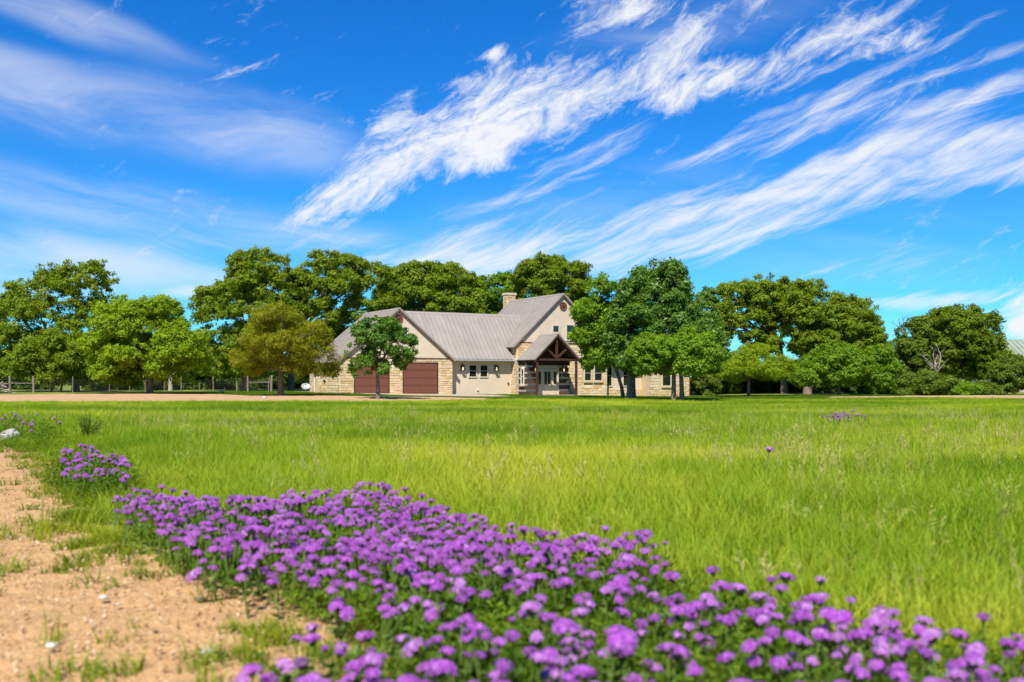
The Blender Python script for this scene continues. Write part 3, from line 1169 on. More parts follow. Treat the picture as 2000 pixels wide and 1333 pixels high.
# ------------------------------------------------------------------ trees and shrubs
M['bark'] = noisy('grey_brown_bark', (.11, .08, .06), (.25, .19, .145), scale=5, rough=.95, bump=.8, bscale=18, stretch=(5, 5, 1), c3=(.17, .128, .098))
M['deadwood'] = noisy('bleached_wood', (.26, .22, .17), (.42, .37, .30), scale=5, rough=.9, stretch=(4, 4, 1))
PAL = {
    'oak': leafy('oak_leaf', [(0.063, 0.104, 0.007), (0.183, 0.256, 0.016), (0.299, 0.366, 0.030)], trans=.5),
    'deep': leafy('deep_green_leaf', [(0.037, 0.098, 0.012), (0.104, 0.207, 0.022), (0.226, 0.336, 0.054)], rough=.4, spec=.35, trans=.5),
    'lime': leafy('lime_leaf', [(0.086, 0.155, 0.007), (0.215, 0.330, 0.014), (0.335, 0.430, 0.027)], trans=.5),
    'mid': leafy('mid_green_leaf', [(0.059, 0.128, 0.009), (0.165, 0.287, 0.018), (0.275, 0.397, 0.032)], trans=.5),
    'olive': leafy('olive_brown_leaf', [(0.092, 0.110, 0.008), (0.222, 0.245, 0.014), (0.325, 0.340, 0.024)], trans=.5),
    'fine': leafy('fine_light_leaf', [(0.110, 0.165, 0.008), (0.232, 0.329, 0.014), (0.329, 0.427, 0.027)], trans=.5),
    'dark': leafy('shade_darkened_leaf', [(0.020, 0.044, 0.007), (0.055, 0.100, 0.011), (0.098, 0.159, 0.019)]),  # leaf colours darkened to stand in for the deep shade beneath the trees
    'moss': leafy('moss_shrub_leaf', [(0.049, 0.083, 0.009), (0.110, 0.171, 0.015), (0.171, 0.238, 0.024)]),
}


def crown_points(poly, D, n, seed, depth=.8, moth=None, spread=.34):
    """clump centres filling a crown whose silhouette at distance D is poly (photo pixels)"""
    r = np.random.default_rng(seed)
    W = [((x - 1000) / F * D, CZ + (HY - y) / F * D) for x, y in poly]
    A = np.array(W)
    lo, hi = A.min(0), A.max(0)
    area = abs(sum(W[i][0] * W[(i + 1) % len(W)][1] - W[(i + 1) % len(W)][0] * W[i][1] for i in range(len(W)))) / 2
    rad = math.sqrt(area / math.pi)
    probe = r.uniform(lo, hi, (1500, 2))
    probe = probe[in_poly(probe[:, 0], probe[:, 1], W)]
    dmax = edge_dist(probe[:, 0], probe[:, 1], W).max()
    k = moth or max(14, int(area / 1.0))
    # boughs: blue-noise-like centres, pulled towards the silhouette
    ms = []
    tries = 0
    mind = math.sqrt(area / k) * .75
    while len(ms) < k and tries < 9000:
        tries += 1
        p = r.uniform(lo, hi)
        if not in_poly(p[0:1], p[1:2], W)[0]:
            continue
        e = float(edge_dist(p[0:1], p[1:2], W)[0])
        if e < .25 * min(mind, dmax):
            continue
        h = depth * rad * math.sqrt(max(0, 1 - (1 - min(1, e / dmax)) ** 2))
        y = h * (1 if r.random() < .4 else -1) * r.random() ** .45
        q = np.array([p[0], y, p[1]])
        if all(np.linalg.norm((q - m) * (1, .7, 1)) > mind for m in ms):
            ms.append(q)
        if tries % 800 == 0:
            mind *= .8
    ms = np.array(ms)
    br = math.sqrt(area / len(ms)) * spread * 2.5
    pick = r.integers(0, len(ms), n * 2)
    v = r.normal(size=(n * 2, 3))
    v /= np.linalg.norm(v, axis=1)[:, None]
    rr = r.random(n * 2) ** .4 * br
    pts = ms[pick] + v * rr[:, None] * (1, 1, .78)
    # a share of loose sprays between the boughs
    fr = r.random(n * 2) < .20
    k2 = int(fr.sum())
    fp = r.uniform(lo, hi, (k2, 2))
    fe = edge_dist(fp[:, 0], fp[:, 1], W)
    fh = depth * rad * np.sqrt(np.clip(1 - (1 - np.minimum(1, fe / dmax)) ** 2, 0, 1))
    pts[fr] = np.stack([fp[:, 0], fh * r.uniform(-1, 1, k2), fp[:, 1]], -1)
    ins = in_poly(pts[:, 0], pts[:, 2], W)
    ed = edge_dist(pts[:, 0], pts[:, 2], W)
    jag = .75 * vnoise(pts[:, 0] + 50, pts[:, 2] + 50, .9, seed) + .5 * vnoise(pts[:, 0] + 50, pts[:, 2] + 50, .35, seed + 1)
    ok = (ins & (ed > (jag - .55) * br * .9)) | (~ins & (ed < (.62 - jag) * br * .9))
    return pts[ok][:n], ms, br, rad, W


def foliage(name, centres, boughs, cr, per, leaf, mat, parent, seed, origin, aspect=.5, tone=0.0, flat=.7):
    """leaf quads in little sprays round the centres (coordinates relative to origin)"""
    r = np.random.default_rng(seed)
    per = int(per * 1.65)
    n = len(centres) * per
    c = np.repeat(centres, per, 0)
    v = r.normal(size=(n, 3))
    v /= np.linalg.norm(v, axis=1)[:, None]
    p = c + v * (r.random(n) ** .5 * cr)[:, None] * (1, 1, flat)
    # leaf normals: out of the spray, up, and a random part
    # outward from the nearest bough centre gives rounded light and dark sides
    if boughs is not None and len(boughs):
        nb = np.empty(len(centres), int)
        for i in range(0, len(centres), 4000):
            d = ((centres[i:i + 4000, None, :] - boughs[None]) ** 2).sum(-1)
            nb[i:i + 4000] = d.argmin(1)
        ob = centres - boughs[nb]
        ob /= np.linalg.norm(ob, axis=1)[:, None] + 1e-6
        ob = np.repeat(ob, per, 0)
    else:
        ob = v
    nor = .55 * v + .55 * ob + np.array([0, 0, .45]) + .75 * r.normal(size=(n, 3)) * .7
    nor /= np.linalg.norm(nor, axis=1)[:, None]
    t = np.cross(nor, r.normal(size=(n, 3)))
    t /= np.linalg.norm(t, axis=1)[:, None]
    b = np.cross(nor, t)
    s = (leaf * .9 * r.uniform(.5, 1.45, n))[:, None]
    V = np.empty((n, 3, 3))
    V[:, 0] = p - t * s - b * s * aspect * .55
    V[:, 1] = p + t * s * 1.1 + nor * s * .2
    V[:, 2] = p - t * s * .35 + b * s * aspect * 1.5
    ct = np.repeat(np.clip(r.normal(.5, .17, len(centres)), 0, 1), per)
    tint = np.clip(ct * .6 + r.random(n) * .4 + tone, 0, 1)
    me = quad_mesh(name, V.reshape(-1, 3) - np.array(origin), 3, mat, {'tint': tint})
    o = bpy.data.objects.new(name, me)
    return link(o, parent)


def limb(a, b, r0, r1, seed, sag=.12, n=6):
    r = random.Random(seed)
    a, b = Vector(a), Vector(b)
    d = (b - a).length
    pts, rad = [], []
    o1 = Vector((r.uniform(-1, 1), r.uniform(-1, 1), r.uniform(.2, 1))) * d * sag
    for i in range(n):
        t = i / (n - 1)
        p = a.lerp(b, t) + o1 * math.sin(math.pi * t) + Vector((r.uniform(-1, 1), r.uniform(-1, 1), r.uniform(-1, 1))) * d * .02 * (0 < i < n - 1)
        pts.append(p)
        rad.append(r0 * (1 - t) + r1 * t)
    return pts, rad


def tree(name, label, base, D, poly, pal, n=900, per=22, leaf=.16, cr=.45, tr=.2, seed=0, cat='tree', group=None, depth=.8, lean=0.0, limbs=8, moth=None, aspect=.5, tone=0.0, trunks=None, spread=.39, trunk_top=None):
    x0, _, z0 = at_dist(base, D)
    root = empty(name, (x0, D, z0 - .05))
    tag(root, label, cat, group)
    if group == BACK:
        n = int(n * 1.3)
    elif group == FRONT:
        n = int(n * 1.15)
    pts, ms, br, rad, W = crown_points(poly, D, n, seed, depth, moth, spread)
    off = np.array([0, D, 0])
    pts, ms = pts + off, ms + off
    O = (x0, D, z0 - .05)
    foliage('crown', pts, ms, cr, per, leaf, PAL[pal], root, seed + 50, O, aspect, tone)
    r = random.Random(seed)
    zlo, zhi = min(w[1] for w in W), max(w[1] for w in W)
    fork = trunk_top if trunk_top is not None else z0 + max(1.2, (zlo - z0) + .16 * (zhi - zlo))
    heads = trunks or [(0, lean)]
    tops = []
    for dx, ln in heads:
        mb = MB()
        H = fork - z0
        rows = [(dx, 0, -.2, 1.5), (dx + ln * .05, 0, .12, 1.2), (dx + ln * .2, .02, H * .3, 1.0), (dx + ln * .6, -.03, H * .65, .92), (dx + ln, .02, H, .82)]
        mb.tube([p[:3] for p in rows], [tr * p[3] for p in rows], 9)
        mb.build('trunk', M['bark'], root, smooth=True)
        tops.append(Vector((dx + ln, .02, H)))
    order = list(range(len(ms)))
    r.shuffle(order)
    lead = [Vector(ms[i]) - Vector(O) for i in order[:limbs]]
    for i, e in enumerate(lead):
        st = min(tops, key=lambda t: abs(t.x - e.x))
        pts_, rd = limb(st - Vector((0, 0, .1 + .25 * r.random())), e, tr * .55, tr * .14, seed * 31 + i)
        mb = MB()
        mb.tube(pts_, rd, 6)
        for q in range(3):
            k = r.randrange(2, 5)
            tgt = min(ms, key=lambda m_: (Vector(m_) - Vector(O) - pts_[k]).length + r.random() * br * 2)
            p2, r2 = limb(pts_[k], Vector(tgt) - Vector(O), rd[k] * .7, .02, seed * 77 + i * 5 + q, n=5)
            mb.tube(p2, r2, 5)
        mb.build('branch', M['bark'], root, smooth=True)
    return root


BACK = 'oaks standing behind the house and fence'
FRONT = 'trees planted around the house'
tree('oak_tree', 'tall airy oak at the far left, taller than the bright tree beside it', 148, 92,
     [(-20, 600), (20, 578), (38, 545), (60, 528), (100, 520), (128, 528), (150, 508), (188, 513), (210, 535), (214, 572), (196, 600), (202, 650), (190, 700), (160, 728), (95, 740), (30, 742), (-20, 735), (-60, 700), (-60, 640)],
     'oak', n=1150, leaf=.15, cr=.42, tr=.33, seed=1, group=BACK, limbs=11, spread=.36)
tree('oak_tree', 'bright yellow green tree with a dark trunk in front of the wire fence', 293, 77,
     [(178, 640), (184, 612), (212, 588), (222, 566), (240, 574), (275, 590), (300, 592), (318, 576), (335, 576), (348, 600), (372, 642), (400, 655), (406, 690), (396, 730), (360, 752), (320, 745), (290, 735), (250, 757), (215, 752), (196, 735), (188, 690)],
     'lime', n=1900, leaf=.13, cr=.42, tr=.22, seed=27, group=FRONT, limbs=9, spread=.42)
tree('oak_tree', 'tall broad oak left of the house behind the fence brace', 478, 98,
     [(374, 612), (385, 580), (428, 548), (440, 512), (480, 490), (522, 484), (556, 498), (578, 528), (586, 570), (580, 650), (540, 720), (480, 738), (420, 738), (384, 722), (398, 660)],
     'oak', n=1500, leaf=.16, cr=.46, tr=.34, seed=3, group=BACK, limbs=10)
tree('oak_tree', 'tall oak behind the left end of the garage with sky showing through', 569, 102,
     [(572, 560), (585, 520), (602, 498), (640, 490), (690, 500), (738, 512), (762, 530), (770, 575), (765, 630), (720, 665), (650, 690), (600, 690), (566, 640)],
     'oak', n=1350, leaf=.16, cr=.46, tr=.3, seed=4, group=BACK, limbs=11, spread=.32, tone=-.04)
tree('oak_tree', 'dense oak rising behind the middle of the long roof', 850, 112,
     [(742, 560), (765, 522), (808, 510), (850, 516), (892, 518), (925, 536), (938, 572), (945, 640), (760, 650), (735, 600)],
     'oak', n=1500, leaf=.17, cr=.5, tr=.32, seed=5, group=BACK, limbs=6, tone=-.02)
tree('oak_tree', 'low oak crown between the long roof and the chimney', 960, 116,
     [(905, 575), (930, 545), (962, 533), (1002, 530), (1022, 560), (1020, 640), (920, 650)],
     'mid', n=750, leaf=.17, cr=.5, tr=.28, seed=6, group=BACK, limbs=5, tone=-.06)
tree('oak_tree', 'tallest dark oak behind the chimney and steep gable', 1075, 110,
     [(1000, 562), (1018, 516), (1050, 497), (1086, 493), (1112, 508), (1142, 518), (1156, 545), (1150, 592), (1120, 602), (1128, 660), (1060, 660), (1010, 625)],
     'oak', n=1250, leaf=.16, cr=.46, tr=.34, seed=7, group=BACK, limbs=8, tone=-.08)
tree('oak_tree', 'olive brown spreading tree beside the satellite dish', 548, 69,
     [(464, 692), (463, 660), (482, 626), (502, 604), (530, 593), (560, 600), (590, 620), (630, 628), (656, 650), (668, 680), (678, 705), (655, 732), (622, 727), (600, 738), (562, 724), (540, 728), (500, 738), (472, 722)],
     'olive', n=1500, leaf=.085, cr=.34, per=26, tr=.19, seed=8, group=FRONT, limbs=9, aspect=.35)
tree('oak_tree', 'young dark green tree in front of the garage doors', 738, 62.5,
     [(670, 692), (690, 662), (682, 642), (698, 622), (738, 612), (772, 620), (780, 640), (802, 646), (816, 672), (812, 702), (790, 716), (772, 712), (758, 735), (738, 728), (722, 726), (690, 732), (684, 706)],
     'deep', n=400, leaf=.115, cr=.28, per=22, tr=.125, seed=9, group=FRONT, limbs=11, spread=.27, moth=24)
tree('oak_tree', 'big dark green tree with a thick trunk in front of the right wing', 1233, 75,
     [(1176, 640), (1190, 600), (1202, 558), (1236, 545), (1230, 524), (1258, 511), (1310, 511), (1332, 530), (1336, 556), (1364, 590), (1394, 620), (1410, 650), (1420, 690), (1400, 722), (1340, 737), (1280, 732), (1230, 730), (1200, 717), (1180, 690)],
     'deep', n=2300, leaf=.14, cr=.42, tr=.33, seed=10, group=FRONT, limbs=9, depth=.6)
tree('oak_tree', 'lighter green tree leaning over the right side of the porch', 1216, 76.5,
     [(1116, 640), (1120, 592), (1150, 556), (1180, 536), (1194, 560), (1198, 600), (1194, 650), (1186, 690), (1212, 712), (1180, 727), (1145, 712), (1138, 682), (1112, 665)],
     'mid', n=850, leaf=.13, cr=.38, tr=.14, seed=11, group=FRONT, limbs=6, depth=.5, lean=-1.0, trunks=[(.1, -.9)])
tree('oak_tree', 'bushy fresh green tree on two thin trunks at the right end wall', 1316, 71,
     [(1232, 682), (1265, 656), (1310, 650), (1346, 640), (1386, 660), (1412, 690), (1402, 727), (1370, 734), (1330, 738), (1290, 728), (1250, 724), (1238, 706)],
     'mid', n=1150, leaf=.12, cr=.36, tr=.17, seed=12, group=FRONT, limbs=8, trunks=[(0, 0), (.6, -.1)], depth=.6)
tree('oak_tree', 'dark pointed crown rising behind the right end of the house', 1380, 101,
     [(1346, 610), (1360, 572), (1378, 556), (1394, 570), (1404, 612), (1424, 645), (1404, 700), (1350, 700)],
     'deep', n=600, leaf=.16, cr=.44, tr=.22, seed=13, group=BACK, limbs=4)
tree('oak_tree', 'wide oak right of the house with bare lower limbs and sky gaps', 1533, 100,
     [(1398, 640), (1396, 600), (1406, 560), (1430, 547), (1470, 544), (1495, 537), (1522, 540), (1545, 560), (1552, 620), (1530, 650), (1522, 688), (1490, 694), (1462, 684), (1440, 655), (1422, 662)],
     'oak', n=1000, leaf=.16, cr=.44, tr=.34, seed=14, group=BACK, limbs=10, spread=.31, lean=-.6)
tree('oak_tree', 'large domed oak standing right of the wide oak', 1577, 96,
     [(1522, 582), (1546, 548), (1580, 544), (1612, 556), (1640, 582), (1682, 584), (1706, 602), (1712, 640), (1728, 665), (1738, 695), (1700, 712), (1620, 712), (1575, 705), (1546, 690), (1536, 650)],
     'oak', n=1600, leaf=.15, cr=.44, tr=.36, seed=15, group=BACK, limbs=11, tone=-.03)
tree('oak_tree', 'small round light green tree under the wide oak', 1462, 86,
     [(1383, 722), (1398, 696), (1440, 678), (1480, 673), (1516, 680), (1542, 700), (1548, 736), (1500, 742), (1470, 736), (1430, 744), (1396, 740)],
     'fine', n=1150, leaf=.095, cr=.34, per=24, tr=.13, seed=16, group=FRONT, limbs=7, aspect=.35)
tree('oak_tree', 'middling green tree with low boughs under the domed oak', 1638, 90,
     [(1548, 738), (1568, 706), (1600, 680), (1640, 667), (1682, 690), (1692, 722), (1682, 748), (1640, 754), (1600, 748), (1560, 754)],
     'mid', n=1200, leaf=.13, cr=.38, tr=.15, seed=17, group=FRONT, limbs=7)
tree('oak_tree', 'drooping green tree whose boughs reach the ground beside the domed oak', 1705, 92,
     [(1668, 705), (1698, 678), (1726, 668), (1744, 700), (1746, 745), (1736, 768), (1690, 768), (1668, 742)],
     'mid', n=700, leaf=.13, cr=.38, tr=.13, seed=18, group=FRONT, limbs=5, tone=-.08)
tree('oak_tree', 'olive tinged tree behind the pale bare branches at the right', 1800, 102,
     [(1742, 705), (1746, 652), (1776, 628), (1800, 616), (1842, 622), (1860, 660), (1856, 720), (1800, 735), (1752, 735)],
     'moss', n=1000, leaf=.14, cr=.42, tr=.25, seed=19, group=BACK, limbs=6, tone=.05)
tree('oak_tree', 'broad green tree left of the green metal shed', 1890, 100,
     [(1815, 660), (1822, 612), (1838, 602), (1872, 597), (1920, 604), (1945, 618), (1948, 648), (1968, 664), (1974, 700), (1950, 735), (1880, 745), (1825, 720)],
     'oak', n=1450, leaf=.15, cr=.42, tr=.28, seed=20, group=BACK, limbs=8, tone=-.14)
tree('oak_tree', 'low dark tree covering the corner of the green shed', 1965, 94,
     [(1934, 735), (1946, 706), (1970, 688), (2004, 700), (2022, 735), (2010, 758), (1975, 765), (1940, 762)],
     'moss', n=650, leaf=.12, cr=.36, tr=.14, seed=21, group=FRONT, limbs=5)
tree('young_tree', 'low leafy tree filling the space under the tall airy oak', 112, 87,
     [(28, 738), (18, 690), (60, 652), (120, 640), (188, 660), (206, 700), (196, 742), (120, 748)],
     'oak', n=900, leaf=.14, cr=.42, tr=.10, seed=25, group=FRONT, limbs=5, tone=-.06, trunks=[(-.5, .3), (.3, .3)])
# trees just outside the frame, so that the rows go on
tree('oak_tree', 'oak of the back row left of the tall airy oak', -140, 96,
     [(-240, 660), (-225, 580), (-180, 530), (-120, 530), (-70, 580), (-60, 660), (-90, 730), (-200, 735)], 'oak', n=800, leaf=.17, cr=.5, tr=.3, seed=22, group=BACK, limbs=6)


def dead_tree(name, label, base, D, tips, mat, fork, tr, seed, cat='dead tree'):
    """leafless branches: tips are photo pixels, all at about distance D"""
    x0, _, z0 = at_dist(base, D)
    root = empty(name, (x0, D, z0 - .05))
    tag(root, label, cat)
    r = random.Random(seed)
    f = Vector(((fork[0] - 1000) / F * D - x0, 0, CZ + (HY - fork[1]) / F * D - z0))
    mb = MB()
    p, rd = limb((0, 0, -.1), f, tr, tr * .7, seed, .04)
    mb.tube(p, rd, 7)
    mb.build('trunk', mat, root, smooth=True)
    for i, (px, py) in enumerate(tips):
        e = Vector(((px - 1000) / F * D - x0, r.uniform(-1, 1), CZ + (HY - py) / F * D - z0))
        p, rd = limb(f, e, tr * .5, .012, seed + i * 3, .1)
        mb = MB()
        mb.tube(p, rd, 5)
        for q in range(7):
            k = r.randrange(1, 5)
            e2 = p[k] + Vector((r.uniform(-.5, .5), r.uniform(-.4, .4), r.uniform(.1, .6)))
            p2, r2 = limb(p[k], e2, rd[k] * .6, .009, seed * 9 + i * 11 + q, n=4)
            mb.tube(p2, r2, 4)
        mb.build('branch', mat, root, smooth=True)


dead_tree('dead_tree', 'grey leafless twigs sticking up above the olive tinged tree', 1772, 104, [(1742, 628), (1752, 618), (1763, 612), (1772, 616), (1782, 618), (1790, 628), (1746, 640)], M['bark'], (1768, 655), .10, 5)
dead_tree('dead_tree', 'pale bare forked tree standing in front of the right hand trees', 1830, 93, [(1800, 690), (1808, 702), (1822, 678), (1832, 672), (1840, 690), (1812, 712), (1846, 700)], M['deadwood'], (1829, 728), .09, 6)
dead_tree('dead_tree', 'fallen pale branch arching out of the low shrubs at the right', 1924, 91, [(1902, 742), (1914, 752), (1926, 748)], M['deadwood'], (1922, 762), .06, 8, 'branch')


def shrub(label, poly, D, pal, n, seed, leaf=.11, cr=.3, per=22, tone=0.0, group=None, depth=.7, aspect=.45):
    xs = [p[0] for p in poly]
    base = (min(xs) + max(xs)) / 2
    x0, _, z0 = at_dist(base, D)
    root = empty('shrub', (x0, D, z0 - .05))
    tag(root, label, 'shrub', group)
    pts, ms, br, rad, W = crown_points(poly, D, n, seed, depth, None)
    off = np.array([0, D, 0])
    pts, ms = pts + off, ms + off
    O = (x0, D, z0 - .05)
    pts = pts[pts[:, 2] > z0 + .05]
    foliage('foliage', pts, ms, cr, per, leaf, PAL[pal], root, seed + 9, O, aspect, tone)
    mb = MB()
    for i in range(min(7, len(ms))):
        p, rd = limb((random.Random(i).uniform(-.3, .3), 0, 0), Vector(ms[i]) - Vector(O), .04, .012, seed + i, n=5)
        mb.tube(p, rd, 5)
    mb.build('stem', M['bark'], root, smooth=True)


def box_poly(x0, x1, y0, y1, seed):
    r = random.Random(seed)
    n = 7
    top = [(x0 + (x1 - x0) * i / n, y0 + (y1 - y0) * .30 * abs(2 * i / n - 1) ** 2 + r.uniform(0, .22) * (y1 - y0)) for i in range(n + 1)]
    return top + [(x1 + 1, y1), (x0 - 1, y1)]


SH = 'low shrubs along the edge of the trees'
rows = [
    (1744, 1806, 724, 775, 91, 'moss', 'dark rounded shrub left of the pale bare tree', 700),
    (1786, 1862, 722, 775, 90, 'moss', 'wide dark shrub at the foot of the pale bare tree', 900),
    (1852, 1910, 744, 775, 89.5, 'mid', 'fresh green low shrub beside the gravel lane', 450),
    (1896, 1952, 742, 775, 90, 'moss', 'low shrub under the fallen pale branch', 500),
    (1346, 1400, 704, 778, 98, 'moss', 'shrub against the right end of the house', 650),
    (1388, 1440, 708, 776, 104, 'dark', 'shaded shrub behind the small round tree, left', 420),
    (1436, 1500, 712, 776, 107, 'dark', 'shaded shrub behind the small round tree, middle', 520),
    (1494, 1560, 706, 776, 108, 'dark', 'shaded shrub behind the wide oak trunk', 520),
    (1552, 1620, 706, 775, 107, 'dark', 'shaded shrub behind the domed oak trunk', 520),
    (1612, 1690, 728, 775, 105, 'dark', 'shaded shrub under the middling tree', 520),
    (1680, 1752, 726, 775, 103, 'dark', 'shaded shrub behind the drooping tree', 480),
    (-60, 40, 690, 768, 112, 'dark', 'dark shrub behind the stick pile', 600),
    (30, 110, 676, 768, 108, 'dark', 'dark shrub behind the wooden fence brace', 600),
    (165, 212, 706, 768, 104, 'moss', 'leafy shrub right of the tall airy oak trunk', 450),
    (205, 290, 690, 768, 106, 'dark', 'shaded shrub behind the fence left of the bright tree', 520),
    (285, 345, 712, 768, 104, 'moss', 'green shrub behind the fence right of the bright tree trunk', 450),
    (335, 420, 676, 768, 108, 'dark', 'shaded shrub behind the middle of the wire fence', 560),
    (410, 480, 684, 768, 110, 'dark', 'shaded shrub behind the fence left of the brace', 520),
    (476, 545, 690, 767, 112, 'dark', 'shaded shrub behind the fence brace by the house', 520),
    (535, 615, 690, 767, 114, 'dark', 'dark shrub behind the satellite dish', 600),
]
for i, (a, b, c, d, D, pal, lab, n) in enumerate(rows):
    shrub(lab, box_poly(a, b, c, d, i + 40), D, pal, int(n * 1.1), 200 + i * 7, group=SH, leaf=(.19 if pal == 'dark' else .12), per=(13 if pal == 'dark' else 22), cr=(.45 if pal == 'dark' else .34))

# the far-off wood that closes the view between the trunks
def far_woods():
    r = np.random.default_rng(77)
    n = 8200
    an = r.uniform(-math.pi, math.pi, n)
    rd = 245 + r.normal(0, 9, n) + 14 * np.sin(an * 7)
    x, y = rd * np.sin(an), rd * np.cos(an)
    w = an * 240 + 900
    top = 4.5 + 3.2 * vnoise(w, w * 0 + 3, 9, 61) + 1.6 * vnoise(w, w * 0 + 7, 3.5, 62)
    z = r.random(n) ** .8 * top
    pts = np.stack([x, y, z], -1)
    o = foliage('distant_woods', pts, None, 1.5, 14, .62, PAL['moss'], None, 78, (0, 0, 0), .7)
    tag(o, kind='stuff')


far_woods()
# ------------------------------------------------------------------ ground cover (stuff): grass, weeds, flowers beyond the nearest 300
def blades(n, h, w, bend, spread, seed, seg=3):
    """one tuft: n bent blades as quads strips -> verts, quads"""
    r = random.Random(seed)
    vs, fs = [], []
    for i in range(n):
        a = r.uniform(0, 6.283)
        d = r.random() ** .5 * spread
        bx, by = d * math.cos(a), d * math.sin(a)
        f = r.uniform(0, 6.283)
        hh = h * r.uniform(.55, 1.1)
        bb = bend * r.uniform(.3, 1.3) * hh
        ww = w * r.uniform(.7, 1.3)
        dx, dy = math.cos(f), math.sin(f)
        sx, sy = -dy, dx
        b0 = len(vs)
        for k in range(seg + 1):
            t = k / seg
            z = hh * (t - .28 * bend * t * t)
            o = bb * t * t
            hw = ww * (1 - t ** 1.6) * .5 + .0004
            vs += [(bx + dx * o - sx * hw, by + dy * o - sy * hw, z), (bx + dx * o + sx * hw, by + dy * o + sy * hw, z)]
        for k in range(seg):
            q = b0 + 2 * k
            fs.append((q, q + 1, q + 3, q + 2))
    return vs, fs


def seed_stalks(n, h, spread, seed):
    r = random.Random(seed)
    vs, fs, mi = [], [], []
    for i in range(n):
        a = r.uniform(0, 6.283)
        d = r.random() ** .5 * spread
        bx, by = d * math.cos(a), d * math.sin(a)
        hh = h * r.uniform(.7, 1.1)
        lx, ly = r.uniform(-.12, .12) * hh, r.uniform(-.12, .12) * hh
        b = len(vs)
        vs += [(bx - .0012, by, 0), (bx + .0012, by, 0), (bx + lx + .001, by + ly, hh), (bx + lx - .001, by + ly, hh)]
        fs.append((b, b + 1, b + 2, b + 3))
        for k in range(6):
            z = hh * (.72 + .28 * k / 5)
            t = z / hh
            cx, cy_ = bx + lx * t, by + ly * t
            g = r.uniform(0, 6.283)
            l = .024 * (1.2 - t) * 4
            b = len(vs)
            vs += [(cx, cy_, z), (cx + math.cos(g) * l * .4 + .004, cy_ + math.sin(g) * l * .4, z + l * .5), (cx + math.cos(g) * l, cy_ + math.sin(g) * l, z + l * .8), (cx + math.cos(g) * l * .4 - .004, cy_ + math.sin(g) * l * .4, z + l * .5)]
            fs.append((b, b + 1, b + 2, b + 3))
    return vs, fs


_trees = {}


def scatter_tree():
    """node group: the faces with a tid >= 0 are templates, every loose point carries one of them"""
    ng = bpy.data.node_groups.new('scatter', 'GeometryNodeTree')
    ng.interface.new_socket('Geometry', in_out='INPUT', socket_type='NodeSocketGeometry')
    ng.interface.new_socket('Geometry', in_out='OUTPUT', socket_type='NodeSocketGeometry')
    N, L = ng.nodes, ng.links
    gi, go = N.new('NodeGroupInput'), N.new('NodeGroupOutput')

    def att(nm, ty):
        n = N.new('GeometryNodeInputNamedAttribute')
        n.data_type = ty
        n.inputs['Name'].default_value = nm
        return n.outputs['Attribute']
    cmp_ = N.new('FunctionNodeCompare')
    cmp_.data_type = 'INT'
    cmp_.operation = 'GREATER_EQUAL'
    ints = [i for i in cmp_.inputs if i.type == 'INT']
    L.new(att('tid', 'INT'), ints[0])
    ints[1].default_value = 0
    sep = N.new('GeometryNodeSeparateGeometry')
    sep.domain = 'POINT'
    L.new(gi.outputs[0], sep.inputs['Geometry'])
    L.new(cmp_.outputs['Result'], sep.inputs['Selection'])
    sp = N.new('GeometryNodeSplitToInstances')
    sp.domain = 'POINT'
    L.new(sep.outputs['Selection'], sp.inputs['Geometry'])
    L.new(att('tid', 'INT'), sp.inputs['Group ID'])
    iop = N.new('GeometryNodeInstanceOnPoints')
    L.new(sep.outputs['Inverted'], iop.inputs['Points'])
    L.new(sp.outputs['Instances'], iop.inputs['Instance'])
    iop.inputs['Pick Instance'].default_value = True
    L.new(att('pick', 'INT'), iop.inputs['Instance Index'])
    L.new(att('rot', 'FLOAT_VECTOR'), iop.inputs['Rotation'])
    L.new(att('scl', 'FLOAT_VECTOR'), iop.inputs['Scale'])
    L.new(iop.outputs[0], go.inputs[0])
    return ng


SCAT = scatter_tree()


def scatter(name, templates, P, pick, rot, scl, tint, mats, kind='stuff'):
    """templates: list of (verts, faces, material index per face or int)"""
    vs, fs, mi, tid = [], [], [], []
    for k, (v, f, m) in enumerate(templates):
        b = len(vs)
        vs += v
        fs += [tuple(b + i for i in q) for q in f]
        mi += [m] * len(f) if isinstance(m, int) else list(m)
        tid += [k] * len(v)
    nt = len(vs)
    n = len(P)
    me = bpy.data.meshes.new(name)
    me.from_pydata(vs, [], fs)
    me.vertices.add(n)
    co = np.empty((nt + n, 3), np.float32)
    co[:nt] = np.array(vs)
    co[nt:] = P
    me.vertices.foreach_set('co', co.ravel())
    for m in mats:
        me.materials.append(m)
    me.polygons.foreach_set('material_index', mi)

    def put(nm, ty, arr, key, dim):
        a = me.attributes.new(nm, ty, 'POINT')
        a.data.foreach_set(key, np.ascontiguousarray(arr).ravel())
    put('tid', 'INT', np.concatenate([np.array(tid), np.full(n, -1)]).astype(np.int32), 'value', 1)
    put('pick', 'INT', np.concatenate([np.zeros(nt), pick]).astype(np.int32), 'value', 1)
    put('rot', 'FLOAT_VECTOR', np.concatenate([np.zeros((nt, 3)), rot]).astype(np.float32), 'vector', 3)
    put('scl', 'FLOAT_VECTOR', np.concatenate([np.ones((nt, 3)), scl]).astype(np.float32), 'vector', 3)
    put('tone', 'FLOAT', np.concatenate([np.zeros(nt), tint]).astype(np.float32), 'value', 1)
    me.update()
    o = link(bpy.data.objects.new(name, me))
    md = o.modifiers.new('scatter', 'NODES')
    md.node_group = SCAT
    return tag(o, kind=kind)


